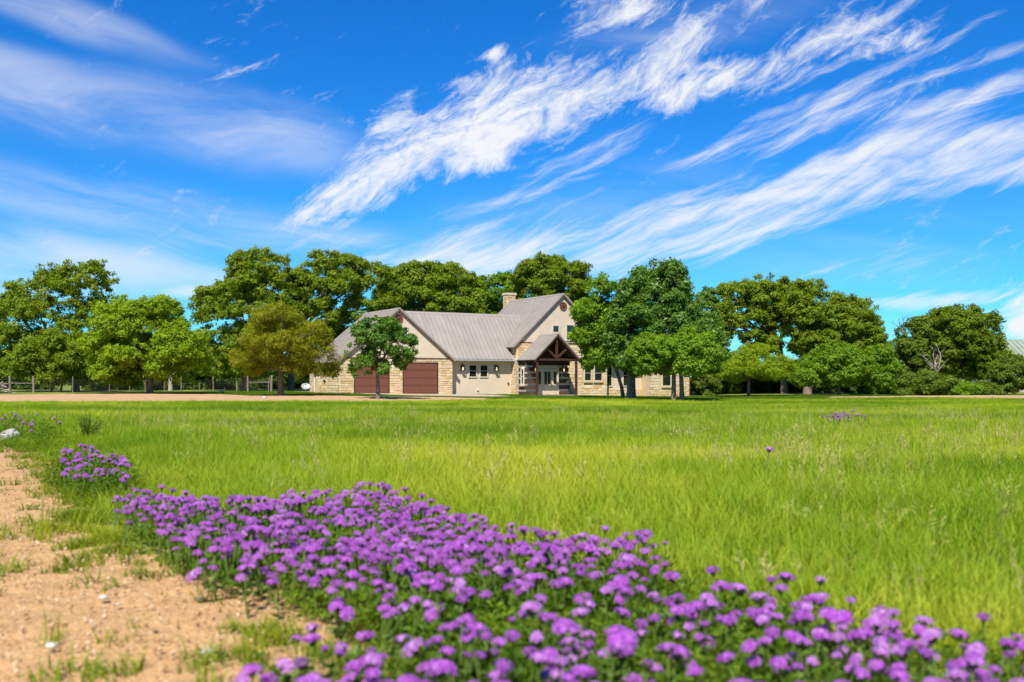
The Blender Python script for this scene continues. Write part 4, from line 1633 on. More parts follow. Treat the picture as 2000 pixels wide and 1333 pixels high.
M['grass'] = leafy('meadow_grass_blade', [(.092, .185, .010), (.215, .325, .018), (.420, .445, .050)], trans=.42, attr='tone', itype='INSTANCER', rough=.55, spec=.06)
M['grassdark'] = leafy('lawn_grass_blade', [(.050, .110, .006), (.085, .165, .008), (.130, .205, .012)], trans=.35, attr='tone', itype='INSTANCER')
M['seed'] = leafy('grass_seed_head', [(.32, .33, .06), (.38, .36, .10), (.44, .38, .15)], trans=.3, attr='tone', itype='INSTANCER', rough=.8)
M['weed'] = leafy('weed_leaf', [(.075, .130, .006), (.150, .220, .010), (.260, .300, .016)], trans=.4, attr='tone', itype='INSTANCER')


def frustum_points(d0, d1, rho, seed, marg=1.5):
    r = np.random.default_rng(seed)
    hw = lambda d: d * .52 + marg
    n = int(rho * (hw(d0) + hw(d1)) * (d1 - d0))
    d = np.sqrt(r.uniform(d0 * d0, d1 * d1, n)) if d0 > 3 else r.uniform(d0, d1, n)
    x = r.uniform(-1, 1, n) * hw(d)
    return x, d


def to_ground(poly, h=0.0):
    return [ground_at(px, min(py, 1500), h) for px, py in poly]


HB = .22   # height of the flower heads over the ground
BED_PX = [(208, 958), (225, 944), (300, 945), (390, 972), (480, 970), (560, 962), (640, 955), (725, 948), (790, 952), (830, 968), (880, 995), (985, 1018), (1100, 1035), (1285, 1045), (1350, 1070), (1430, 1112), (1520, 1130), (1600, 1140), (1700, 1165), (1850, 1190), (2010, 1200), (2200, 1240), (2200, 1480),
          (300, 1480), (380, 1380), (440, 1300), (480, 1258), (580, 1200), (690, 1200), (730, 1180), (700, 1160), (640, 1148), (560, 1130), (480, 1112), (400, 1080), (320, 1060), (250, 1010)]
BED = to_ground(BED_PX, HB)
PATCH2 = to_ground([(108, 900), (118, 878), (160, 868), (190, 878), (240, 886), (268, 905), (250, 922), (180, 924), (118, 915)], .25)
PATCH3 = to_ground([(-60, 806), (0, 797), (60, 810), (122, 822), (116, 834), (60, 838), (0, 830), (-60, 836)], .3)
PATCH4 = to_ground([(1605, 806), (1650, 801), (1692, 806), (1680, 812), (1620, 813)], .4)


def meadow_front(X):
    return np.interp(X, [-60, -25, -14, -8, -4, 0, 4, 8, 14, 20, 26, 34, 60], [52.5, 53, 54.5, 57, 60, 65, 70, 73, 75, 77, 76, 73.5, 71.5])


def build_meadow():
    T_ = [(*blades(26, .25, .0042, .6, .15, s, 3), 0) for s in range(6)]
    T_ += [(*seed_stalks(5, .36, .14, 30 + s), 1) for s in range(3)]
    T_ += [(*blades(24, .29, .0078, .55, .26, 60 + s, 2), 0) for s in range(4)]
    X, Y, SC, far_ = [], [], [], []
    for d0, d1, rho, s, f in ((1.6, 5, 110, 1.0, 0), (5, 12, 110, 1.0, 0), (12, 22, 60, 1.1, 0), (22, 38, 34, 1.1, 1), (38, 58, 22, 1.12, 1), (58, 82, 15, 1.1, 1)):
        x, y = frustum_points(d0, d1, rho, int(d0 * 10) + 5)
        X.append(x)
        Y.append(y)
        SC.append(np.full(len(x), s))
        far_.append(np.full(len(x), f))
    X, Y, SC, far_ = map(np.concatenate, (X, Y, SC, far_))
    r = np.random.default_rng(4)
    # where grass grows
    keep = np.ones(len(X), bool)
    e = edge_dist(X, Y, track_poly)
    jit = .35 * (vnoise(X, Y, .6, 70) - .5)
    keep &= ~(in_poly(X, Y, track_poly)) & (e + jit > .12)
    keep &= ~(in_poly(X, Y, BED) & (r.random(len(X)) < .82))
    keep &= ~in_poly(X, Y, drive_l) & ~in_poly(X, Y, drive_r)
    # far edge of the meadow: front edge of the drives, then the lawn round the house
    front = meadow_front(X)
    keep &= Y < front
    # sparser band beside the track
    sparse = np.clip((e - .1) / 1.1, 0, 1)
    keep &= r.random(len(X)) < .35 + .65 * sparse
    X, Y, SC, far_, e = X[keep], Y[keep], SC[keep], far_[keep], e[keep]
    n = len(X)
    big = vnoise(X, Y, 5.5, 21) * .55 + vnoise(X, Y, 1.6, 22) * .3 + vnoise(X, Y, 14, 23) * .25
    dx, dy = ground_at(510, 855)
    dry = np.exp(-(((X - dx) / 2.6) ** 2 + ((Y - dy) / 2.2) ** 2)) * vnoise(X, Y, .8, 27)
    tone = np.clip(.44 + 1.7 * (big - .53) + .6 * dry + r.normal(0, .24, n), 0, 1)
    # yellower belt a dozen metres out, greener strip behind
    belt = np.exp(-((Y - 12.5 - .08 * X) / 3.2) ** 2) * (X > -5)
    tone = np.clip(tone + .26 * belt - .10 * np.exp(-((Y - 20) / 5.0) ** 2) + .12 * S(6.5, 4.0, Y) * (X > 1.2), 0, 1)
    pick = r.integers(0, 6, n)
    pick = np.where(far_ > 0, r.integers(9, 13, n), pick)
    seedy = np.clip(vnoise(X, Y, 3.2, 25) * .6 + vnoise(X, Y, 1.1, 28) * .4 - .5, 0, 1) * .26 * (Y > 4) * (Y < 40) * (.5 + .5 * (X > 0)) + .012 + .12 * dry
    isseed = (r.random(n) < seedy) & (e > 1)
    pick = np.where(isseed, r.integers(6, 9, n), pick)
    low = np.clip(.5 + .5 * (e / 1.4), .42, 1.0) * np.where(in_poly(X, Y, BED), .6, 1) * (1 - .58 * S(36, 54, Y))
    hv = .78 + .44 * vnoise(X, Y, 2.4, 26)
    s = SC * low * hv * r.uniform(.8, 1.2, n)
    ft = np.where(far_ > 0, 1.0, 1.0)
    scl = np.stack([SC * ft * r.uniform(.9, 1.3, n), SC * ft * r.uniform(.9, 1.3, n), s], -1)
    # the wind leans the grass to the right
    rot = np.stack([r.normal(0, .10, n), .10 + r.normal(0, .12, n), np.zeros(n)], -1)
    rot[:, 2] = 0
    yaw = r.uniform(-math.pi, math.pi, n)
    # keep the lean direction: use small tilts only and random yaw mixed in by template choice
    rot[:, 2] = yaw
    P = np.stack([X, Y, gz(X, Y) - .01], -1)
    scatter('meadow_grass', T_, P, pick, rot, scl, tone, [M['grass'], M['seed']])


def build_lawn():
    T_ = [(*blades(14, .10, .012, .4, .2, 90 + s, 2), 0) for s in range(3)]
    r = np.random.default_rng(14)
    X, Y = r.uniform(-34, 34, 60000), r.uniform(58, 92, 60000)
    front = meadow_front(X) - .5
    c, s_ = math.cos(TH), math.sin(TH)
    u = (X - HO[0]) * c + (Y - HO[1]) * s_
    v = -(X - HO[0]) * s_ + (Y - HO[1]) * c
    inside = ((v > -.02) & (u > -5.1) & (u < 30.3)) | ((u > 10.9) & (u < 15.8) & (v > -3.1))
    k = (Y > front) & ~in_poly(X, Y, drive_l) & ~in_poly(X, Y, drive_r) & ~inside & ~in_poly(X, Y, pad_poly)
    X, Y = X[k], Y[k]
    n = len(X)
    tone = np.clip(.35 + .6 * (vnoise(X, Y, 3, 31) - .4) + r.normal(0, .15, n), 0, 1)
    yaw = r.uniform(0, 6.283, n)
    sc_ = r.uniform(.8, 1.4, n)
    rot = np.stack([np.zeros(n), np.zeros(n), yaw], -1)
    scatter('lawn_grass', T_, np.stack([X, Y, gz(X, Y) - .01], -1), r.integers(0, 3, n), rot, np.stack([sc_] * 3, -1), tone, [M['grassdark']])


def build_verge():
    """loose weeds on the bare verge and in the gravel"""
    T_ = [(*blades(20, .10, .007, .9, .07, 120 + s, 3), 0) for s in range(4)]
    T_ += [(*blades(12, .17, .005, .6, .04, 130 + s, 3), 0) for s in range(3)]
    r = np.random.default_rng(15)
    X, Y = r.uniform(-12, 2, 56000), r.uniform(2, 18, 56000)
    e = edge_dist(X, Y, track_poly)
    ins = in_poly(X, Y, track_poly)
    near_bare = ins & (Y < 6.2) & (X > -3.4)
    c = vnoise(X, Y, .42, 41) * .6 + vnoise(X, Y, .15, 42) * .4
    p = np.where(ins, np.clip(1 - e / .5, 0, 1) ** 1.6, np.where(e < 1.6, .9, 0))
    wide = np.clip(1 - e / 1.7, 0, 1) * near_bare
    p = np.maximum(p * (c > .42), wide * .85 * (c > .56))
    p = np.maximum(p, .05 * ins * (c > .63))
    p *= ~in_poly(X, Y, BED) * 1.0 + .25 * in_poly(X, Y, BED)
    k = r.random(len(X)) < p
    X, Y = X[k], Y[k]
    n = len(X)
    tone = np.clip(.45 + .7 * (vnoise(X, Y, .9, 43) - .5) + r.normal(0, .15, n), 0, 1)
    yaw = r.uniform(0, 6.283, n)
    sc_ = r.uniform(.5, 1.25, n)
    rot = np.stack([r.normal(0, .1, n), r.normal(0, .1, n), yaw], -1)
    scatter('verge_weeds', T_, np.stack([X, Y, gz(X, Y) + .0], -1), np.where(r.random(n) < .8, r.integers(0, 4, n), r.integers(4, 7, n)), rot, np.stack([sc_] * 3, -1), tone, [M['weed']])


def build_pebbles():
    vs0 = []
    r = random.Random(3)
    T_ = []
    for k in range(4):
        v, f = [], []
        nlat, nlon = 3, 6
        for i in range(nlat):
            t = (i + .5) / nlat * math.pi
            for j in range(nlon):
                p = j / nlon * 2 * math.pi
                q = r.uniform(.75, 1.2)
                v.append((math.sin(t) * math.cos(p) * q, math.sin(t) * math.sin(p) * q * .8, math.cos(t) * q * .6))
        for i in range(nlat - 1):
            for j in range(nlon):
                f.append((i * nlon + j, (i + 1) * nlon + j, (i + 1) * nlon + (j + 1) % nlon, i * nlon + (j + 1) % nlon))
        f.append(tuple(range(nlon)))
        f.append(tuple(reversed(range((nlat - 1) * nlon, nlat * nlon))))
        T_.append((v, f, 0))
    rr = np.random.default_rng(16)
    d = rr.uniform(2.2, 16, 30000) ** 1.0
    x = rr.uniform(-1, 1, 30000) * (d * .52 + .5)
    k = in_poly(x, d, track_poly) & (rr.random(30000) < np.clip(9 / d, 0, 1))
    x, d = x[k], d[k]
    n = len(x)
    s = .004 + .010 * rr.random(n) ** 3
    scatter('loose_gravel', T_, np.stack([x, d, gz(x, d) + .032], -1), rr.integers(0, 4, n), rr.uniform(0, 6, (n, 3)), np.stack([s] * 3, -1), rr.random(n), [M['pebble']])


M['pebble'] = leafy('gravel_stone', [(.30, .175, .08), (.43, .27, .13), (.54, .41, .26)], trans=.0, attr='tone', itype='INSTANCER', rough=.9)
pad_poly = [(HO[0] + u * math.cos(TH) - v * math.sin(TH), HO[1] + u * math.sin(TH) + v * math.cos(TH)) for u, v in ((-4.3, .05), (6.2, .05), (7.4, -2.5), (6.8, -6.4), (2.5, -8.6), (-3.0, -8.0), (-4.3, -4.5))]


def build_pad():
    mb = MB()
    pts = [(x, y, float(gz(x, y)) + .045) for x, y in pad_poly]
    n = 14
    # follow the ground: fan of small cells
    sheet('driveway', np.arange(-14, 4, .25), np.arange(66, 86, .25), lambda x, y: in_poly(x, y, pad_poly), .05, M['concrete'])


build_pad()

# ------------------------------------------------------------------ purple flowers
M['petal'] = leafy('purple_petal', [(.30, .058, .36), (.45, .11, .53), (.60, .24, .66)], trans=.35, attr='shade', itype='GEOMETRY', rough=.6, spec=.15)
M['petal2'] = leafy('purple_petal_far', [(.30, .058, .36), (.45, .11, .53), (.60, .24, .66)], trans=.35, attr='tone', itype='INSTANCER', rough=.6, spec=.15)
M['petal_pale'] = leafy('pale_lilac_petal', [(.40, .13, .44), (.52, .20, .58), (.66, .36, .70)], trans=.35, attr='shade', rough=.6, spec=.15)
M['petal_dark'] = leafy('deep_violet_petal', [(.24, .055, .33), (.34, .08, .44), (.46, .14, .54)], trans=.35, attr='shade', rough=.6, spec=.15)
M['calyx'] = plain('green_calyx', (.075, .085, .03), .8, .2)
M['fstem'] = noisy('flower_stem_green', (.06, .11, .012), (.11, .17, .02), scale=20, rough=.7)
M['vleaf'] = leafy('flower_leaf', [(.040, .092, .006), (.095, .175, .010), (.165, .240, .014)], trans=.35, attr='tone', itype='INSTANCER')


def head_shape(seed, n, rad, lob=5):
    """dome of small five-lobed florets -> verts, faces, per-face shade"""
    r = random.Random(seed)
    vs, fs, sh = [], [], []
    g = math.pi * (3 - math.sqrt(5))
    el = r.uniform(.9, 1.35)
    for i in range(n):
        t = (i + .5) / n
        ph = math.acos(1 - t * 1.05)           # down to a little past the equator
        a = i * g + r.uniform(-.25, .25)
        nx, ny, nz = math.sin(ph) * math.cos(a), math.sin(ph) * math.sin(a), math.cos(ph)
        c = Vector((nx * rad * el, ny * rad / el, nz * rad * .62)) * r.uniform(.88, 1.1)
        nor = Vector((nx, ny, nz + .35)).normalized()
        s = nor.cross(Vector((r.uniform(-1, 1), r.uniform(-1, 1), .1))).normalized()
        b = nor.cross(s)
        fr = rad * .36
        shd = min(1, max(0, r.gauss(.5, .22)))
        for k in range(lob):
            an = 2 * math.pi * k / lob
            d0 = (s * math.cos(an - .45) + b * math.sin(an - .45)) * fr
            d1 = (s * math.cos(an) + b * math.sin(an)) * fr * 1.05
            d2 = (s * math.cos(an + .45) + b * math.sin(an + .45)) * fr
            q = len(vs)
            vs += [tuple(c - nor * fr * .12), tuple(c + d0 * .85), tuple(c + d1 + nor * fr * .14), tuple(c + d2 * .85)]
            fs.append((q, q + 1, q + 2, q + 3))
            sh += [shd] * 4
    return vs, fs, sh


def bed_points():
    r = np.random.default_rng(21)
    lo, hi = np.array(BED).min(0), np.array(BED).max(0)
    pts = []
    n = 12000
    x, y = r.uniform(max(lo[0], -5), min(hi[0], 5), n), r.uniform(max(1.4, lo[1]), hi[1], n)
    k = in_poly(x, y, BED) & (np.abs(x) < y * .56 + .3)
    x, y = x[k], y[k]
    e = edge_dist(x, y, BED)
    cl = .05 + vnoise(x, y, .30, 51) * .6 + vnoise(x, y, 1.1, 52) * .4
    dens = np.clip((cl - .31) * 2.2, .05, 1) * (1 - .45 * S(-.9, -2.2, x) * S(3.6, 4.4, y))
    # the crest of the bed, away from the track, is the densest
    dens *= np.where((x < 0) & (y < 4.6), .85, 1.0)
    dens *= np.where((x > 1.9) & (y < 4.5), .8, 1.0)
    dens *= .55 + .45 * np.clip(e / .25, 0, 1)
    k = r.random(len(x)) < dens
    return x[k], y[k]


def blue(x, y, m):
    """drop points closer than m to an earlier one"""
    g, keep = {}, []
    for i in range(len(x)):
        a, b = int(math.floor(x[i] / m)), int(math.floor(y[i] / m))
        ok = True
        for p in range(a - 1, a + 2):
            for q in range(b - 1, b + 2):
                for j in g.get((p, q), ()):
                    if (x[i] - x[j]) ** 2 + (y[i] - y[j]) ** 2 < m * m:
                        ok = False
        if ok:
            g.setdefault((a, b), []).append(i)
            keep.append(i)
    return np.array(keep)


def flower_meshes():
    out = []
    for k in range(9):
        v, f, sh = head_shape(300 + k, (24, 24, 22, 18, 26, 12, 24, 20, 15)[k], (.0265, .028, .024, .022, .0265, .017, .025, .027, .020)[k])
        me = bpy.data.meshes.new('flower_head')
        # calyx cup under the petals
        cup = MB()
        cup.tube([(0, 0, -.022), (0, 0, -.012), (0, 0, .004)], [.004, .013, .019], 7)
        nb = len(v)
        v2 = v + cup.v
        f2 = f + [tuple(nb + i for i in q) for q in cup.f]
        me.from_pydata(v2, [], f2)
        me.materials.append(M[('petal', 'petal', 'petal_pale', 'petal_dark', 'petal', 'petal_dark', 'petal_pale', 'petal', 'petal_pale')[k]])
        me.materials.append(M['calyx'])
        me.polygons.foreach_set('material_index', [0] * len(f) + [1] * len(cup.f))
        a = me.attributes.new('shade', 'FLOAT', 'POINT')
        a.data.foreach_set('value', np.array(sh + [0] * len(cup.v), np.float32))
        me.update()
        st = MB()
        r = random.Random(k)
        h = HB
        bx, by = r.uniform(-.05, .05), r.uniform(-.05, .05)
        st.tube([(bx, by, 0), (bx * .7, by * .7, h * .4), (bx * .2, by * .2, h * .75), (0, 0, h - .02)], [.004, .0035, .003, .003], 5)
        sm = st.mesh('stem', M['fstem'])
        lf = MB()
        for q in range(5):
            z = h * r.uniform(.15, .7)
            t = 1 - z / h
            a_ = r.uniform(0, 6.283)
            l = r.uniform(.035, .06)
            dx, dy = math.cos(a_), math.sin(a_)
            ox_, oy_ = bx * t, by * t
            for w_ in (-.5, 0, .5):
                ex, ey = math.cos(a_ + w_), math.sin(a_ + w_)
                ll = l * (1 if w_ == 0 else .75)
                lf.add([(ox_, oy_, z), (ox_ + ex * ll * .5 - ey * .006, oy_ + ey * ll * .5 + ex * .006, z + ll * .3), (ox_ + ex * ll, oy_ + ey * ll, z + ll * .35), (ox_ + ex * ll * .5 + ey * .006, oy_ + ey * ll * .5 - ex * .006, z + ll * .3)], [(0, 1, 2, 3)])
        lm = lf.mesh('leaf', M['fstem'])
        out.append((me, sm, lm))
    return out


def build_flowers():
    x, y = bed_points()
    k = blue(x, y, .036)
    x, y = x[k], y[k]
    r = random.Random(9)
    rr = np.random.default_rng(10)
    h = HB * (.80 + .34 * vnoise(x, y, .6, 55)) * rr.uniform(.74, 1.16, len(x))
    size = np.clip(rr.normal(.88, .18, len(x)), .45, 1.25)
    # in view and largest first
    px, py = 1000 + F * x / y, HY - F * (gz(x, y) + h - CZ) / y
    vis = (px > -10) & (px < 2010) & (py < 1338)
    order = sorted(range(len(x)), key=lambda i: (not vis[i], -size[i] / y[i]))
    near = order[:300]
    prot = []
    ms = flower_meshes()
    for n_, (me, sm, lm) in enumerate(ms):
        root = bpy.data.objects.new('verbena_flower', None)
        root.empty_display_size = .05
        col.objects.link(root)
        tag(root, 'round purple flower head on a thin stem in the wide bed beside the track', 'flower', 'purple flowers in the wide bed beside the track')
        s_ = link(bpy.data.objects.new('stem', sm), root)
        tag(link(bpy.data.objects.new('leaf', lm), root), kind='stuff')
        hd = link(bpy.data.objects.new('flower_head', me), root)
        hd.location = (0, 0, HB)
        prot.append(root)
    for j, i in enumerate(near):
        src = prot[j % 9]
        if j < 9:
            o = prot[j]
        else:
            o = src.copy()
            col.objects.link(o)
            for ch in src.children:
                c = ch.copy()
                col.objects.link(c)
                c.parent = o
        o.location = (x[i], y[i], float(gz(x[i], y[i])))
        o.rotation_euler = (rr.normal(0, .24), rr.normal(0, .24), r.uniform(0, 6.283))
        s = size[i]
        o.scale = (s, s, h[i] / HB)
        for ch in o.children:
            if ch.name.startswith('flower_head'):
                ch.scale = (1, 1, s * HB / h[i])
    # the others: one scattered mass
    rest = np.array(order[300:])
    X, Y, Hh, Sz = [x[rest]], [y[rest]], [h[rest]], [size[rest]]
    for poly, n, hh, sz, seed in ((PATCH2, 80, .24, 1.0, 1), (PATCH3, 170, .30, 1.0, 2), (PATCH4, 90, .34, 1.0, 3)):
        q = np.random.default_rng(90 + seed)
        lo, hi = np.array(poly).min(0), np.array(poly).max(0)
        a, b = q.uniform(lo[0], hi[0], n * 3), q.uniform(lo[1], hi[1], n * 3)
        k = in_poly(a, b, poly)
        a, b = a[k][:n], b[k][:n]
        X.append(a)
        Y.append(b)
        Hh.append(hh * q.uniform(.7, 1.15, len(a)))
        Sz.append(sz * q.uniform(.7, 1.2, len(a)))
    sx, sy = ground_at(1503, 884 + 8, .3)
    X.append(np.array([sx]))
    Y.append(np.array([sy]))
    Hh.append(np.array([.36]))
    Sz.append(np.array([1.3]))
    X, Y, Hh, Sz = map(np.concatenate, (X, Y, Hh, Sz))
    n = len(X)
    T_ = []
    for k in range(4):
        v, f, sh = head_shape(400 + k, 20, .027, 4)
        cup = MB()
        cup.tube([(0, 0, -.20), (0, 0, -.022), (0, 0, .004)], [.003, .006, .022], 5)
        nb = len(v)
        T_.append((v + cup.v, f + [tuple(nb + i for i in q) for q in cup.f], [0] * len(f) + [1] * len(cup.f)))
    yaw = rr.uniform(0, 6.283, n)
    rot = np.stack([rr.normal(0, .15, n), rr.normal(0, .15, n), yaw], -1)
    scatter('verbena_flowers', T_, np.stack([X, Y, gz(X, Y) + Hh], -1), rr.integers(0, 4, n), rot, np.stack([Sz] * 3, -1), np.clip(rr.normal(.5, .2, n), 0, 1), [M['petal2'], M['fstem']])
    # leaves under the flowers
    T_ = []
    for k in range(5):
        q = random.Random(500 + k)
        v, f = [], []
        for i in range(26):
            a = q.uniform(0, 6.283)
            el = q.uniform(.5, 1.4)
            l = q.uniform(.05, .15)
            d = Vector((math.cos(a) * math.cos(el), math.sin(a) * math.cos(el), math.sin(el)))
            p = Vector((q.uniform(-.05, .05), q.uniform(-.05, .05), 0)) + d * l
            for w in range(3):
                g = Vector((q.uniform(-1, 1), q.uniform(-1, 1), q.uniform(-.1, .9))).normalized()
                s = g.cross(Vector((q.uniform(-1, 1), q.uniform(-1, 1), q.uniform(-1, 1)))).normalized()
                L_ = q.uniform(.018, .034)
                b = len(v)
                v += [tuple(p), tuple(p + g * L_ * .5 + s * .005), tuple(p + g * L_), tuple(p + g * L_ * .5 - s * .005)]
                f.append((b, b + 1, b + 2, b + 3))
        T_.append((v, f, 0))
    PX, PY, PS = [], [], []
    for poly, rho, sc_ in ((BED, 190, 1.0), (PATCH2, 60, 1.3), (PATCH3, 30, 1.3)):
        q = np.random.default_rng(600 + int(rho))
        lo, hi = np.array(poly).min(0), np.array(poly).max(0)
        lo, hi = np.maximum(lo, (-20, 1.4)), np.minimum(hi, (6, 40))
        n = int(rho * (hi[0] - lo[0]) * (hi[1] - lo[1]))
        a, b = q.uniform(lo[0], hi[0], n), q.uniform(lo[1], hi[1], n)
        k = in_poly(a, b, poly) & (np.abs(a) < b * .56 + .4)
        if poly is BED:
            k &= edge_dist(a, b, BED) > .10 + .08 * q.random(n)
        k &= q.random(n) < .5 + .8 * vnoise(a, b, .4, 58)
        PX.append(a[k])
        PY.append(b[k])
        PS.append(np.full(k.sum(), sc_))
    X, Y, Sc = map(np.concatenate, (PX, PY, PS))
    n = len(X)
    tone = np.clip(.45 + .8 * (vnoise(X, Y, .5, 59) - .5) + rr.normal(0, .14, n), 0, 1)
    s = Sc * rr.uniform(.7, 1.25, n)
    scatter('verbena_foliage', T_, np.stack([X, Y, gz(X, Y)], -1), rr.integers(0, 5, n), np.stack([np.zeros(n), np.zeros(n), rr.uniform(0, 6.283, n)], -1), np.stack([s, s, s * 1.1], -1), tone, [M['vleaf']])


build_meadow()
build_lawn()
build_verge()
build_pebbles()
build_flowers()
# ------------------------------------------------------------------ small things of the place
M['post'] = noisy('weathered_post', (.12, .095, .07), (.26, .215, .165), scale=5, rough=.95, bump=.4, bscale=20, stretch=(4, 4, 1))
M['wire'] = plain('rusty_wire', (.045, .038, .03), .7, .3, .3)
M['rock'] = noisy('pale_limestone', (.22, .205, .185), (.34, .32, .29), scale=6, rough=.95, bump=.6, bscale=14)
M['chip'] = noisy('white_limestone_chip', (.42, .37, .29), (.54, .49, .39), scale=20, rough=.95, bump=.5, bscale=60)


def px_pos(px, D, py=None):
    x = (px - 1000) / F * D
    return x, D, (float(gz(x, D)) if py is None else CZ + (HY - py) / F * D)


def build_fence():
    f0 = px_pos(20, 83.5)
    root = empty('wire_fence', f0)
    tag(root, 'wire mesh fence on weathered wooden posts running behind the left trees', 'fence')
    r = random.Random(2)

    def D_at(px):
        return 83.5 + 2.5 * px / 500
    posts = [(-150, 735, .05), (-60, 736, .05), (20, 735, .10), (66, 734.5, .10), (142, 736, .05), (214, 744, .04), (253, 746, .035), (284, 736, .05), (321, 747, .04), (354, 737, .055), (390, 748, .035), (417, 736, .055), (463, 744, .07), (484, 735, .085), (524, 738, .05), (530, 734, .10)]
    tops = []
    for px, py, rad in posts:
        D = D_at(px)
        x, y, z = px_pos(px, D)
        h = CZ + (HY - py) / F * D - z
        b = Vector((x, y, z)) - Vector(f0)
        lean = r.uniform(-.04, .04)
        if px == 524:
            lean = .1
        mb = MB()
        mb.tube([b + Vector((0, 0, -.2)), b + Vector((lean * .4, 0, h * .5)), b + Vector((lean, 0, h * .97)), b + Vector((lean, 0, h))], [rad * 1.05, rad, rad * .9, rad * .7], 8)
        mb.build('post', M['post'], root, smooth=False)
    for a, b, py in ((20, 66, 749), (484, 528, 747)):
        A = Vector(px_pos(a, D_at(a), py)) - Vector(f0)
        B = Vector(px_pos(b, D_at(b), py)) - Vector(f0)
        mb = MB()
        mb.tube([A, A.lerp(B, .5) + Vector((0, 0, -.015)), B], [.045, .04, .04], 7)
        mb.build('rail', M['post'], root)
    mesh_ = MB()
    for k in range(7):
        pts = []
        for px in range(-150, 531, 20):
            D = D_at(px)
            x, y, z = px_pos(px, D)
            pts.append(Vector((x, y - .06, z + .12 + k * .165)) - Vector(f0))
        mesh_.tube(pts, .0045, 3, cap=False)
    for i in range(150):
        px = 70 + i * 3.07
        D = D_at(px)
        x, y, z = px_pos(px, D)
        b = Vector((x, y - .06, z)) - Vector(f0)
        mesh_.tube([b + Vector((0, 0, .1)), b + Vector((0, 0, 1.12))], .003, 3, cap=False)
    tag(mesh_.build('wire_mesh', M['wire'], root), kind='stuff')


def build_dish():
    x, y, z = px_pos(597, 82)
    root = empty('satellite_dish', (x, y, z))
    tag(root, 'grey round satellite dish on a short post at the left end of the house', 'satellite dish')
    mb = MB()
    mb.tube([(0, 0, -.1), (0, 0, .38), (.0, .04, .50)], .028, 8)
    mb.build('post', M['grey'], root)
    n, k = 20, 5
    vs, fs = [], []
    nor = Vector((.25, -.8, .55)).normalized()
    s = nor.cross(Vector((0, 0, 1))).normalized()
    u = s.cross(nor)
    c = Vector((0, -.05, .52))
    for i in range(k + 1):
        t = i / k
        for j in range(n):
            a = 2 * math.pi * j / n
            p = c + (s * math.cos(a) * .36 + u * math.sin(a) * .30) * t + nor * .10 * t * t
            vs.append(tuple(p))
    for i in range(k):
        for j in range(n):
            fs.append((i * n + j, i * n + (j + 1) % n, (i + 1) * n + (j + 1) % n, (i + 1) * n + j))
    mb = MB()
    mb.add(vs, fs)
    mb.build('dish', M['grey'], root, smooth=True)
    mb = MB()
    a = c - u * .28 + nor * .09
    b = c + nor * .36 - u * .05
    mb.tube([a, b], .014, 6)
    mb.bar(b - u * .05, b + u * .06, .06, .06)
    mb.build('feed_arm', M['bronze'], root)


def build_sticks():
    x, y, z = px_pos(2, 81)
    root = empty('stick_pile', (x, y, z))
    tag(root, 'pile of bleached sticks and split branches beside the fence brace', 'stick pile')
    r = random.Random(5)
    for i in range(46):
        h = r.random() ** 1.2
        cx = r.uniform(-1.5, .75) * (1 - .35 * h)
        zz = .05 + h * .82 * (1 - .25 * abs(cx))
        yw = r.uniform(-.5, .5) + (1.57 if r.random() < .4 else 0)
        l = r.uniform(.25, .6)
        rd = r.uniform(.022, .055)
        d = Vector((math.cos(yw), math.sin(yw), r.uniform(-.25, .25))) * l
        c = Vector((cx, r.uniform(-.35, .35), zz))
        mb = MB()
        mb.tube([c - d, c + Vector((r.uniform(-.03, .03), 0, r.uniform(-.03, .03))), c + d], [rd, rd * .95, rd * .8], 6)
        mb.build('stick', M['deadwood'] if r.random() < .7 else M['bark'], root)


def lump(name, loc, sx, sy, sz, mat, seed, label, cat, sub=2, rough=.16):
    import bmesh
    bm = bmesh.new()
    bmesh.ops.create_icosphere(bm, subdivisions=sub, radius=1)
    r = random.Random(seed)
    ph = [r.uniform(0, 6.28) for _ in range(6)]
    for v in bm.verts:
        p = v.co
        n = math.sin(p.x * 2.3 + ph[0]) * math.sin(p.y * 2.7 + ph[1]) + .6 * math.sin(p.z * 4.1 + ph[2]) * math.sin(p.x * 4.4 + ph[3]) + .5 * math.sin(p.y * 6 + ph[4])
        q = p * (1 + rough * n)
        v.co = (q.x * sx, q.y * sy, q.z * sz)
    me = bpy.data.meshes.new(name)
    bm.to_mesh(me)
    bm.free()
    me.materials.append(mat)
    if sub > 1:
        me.polygons.foreach_set('use_smooth', [True] * len(me.polygons))
    o = link(bpy.data.objects.new(name, me))
    o.location = loc
    o.rotation_euler = (0, 0, r.uniform(0, 6.28))
    return tag(o, label, cat)


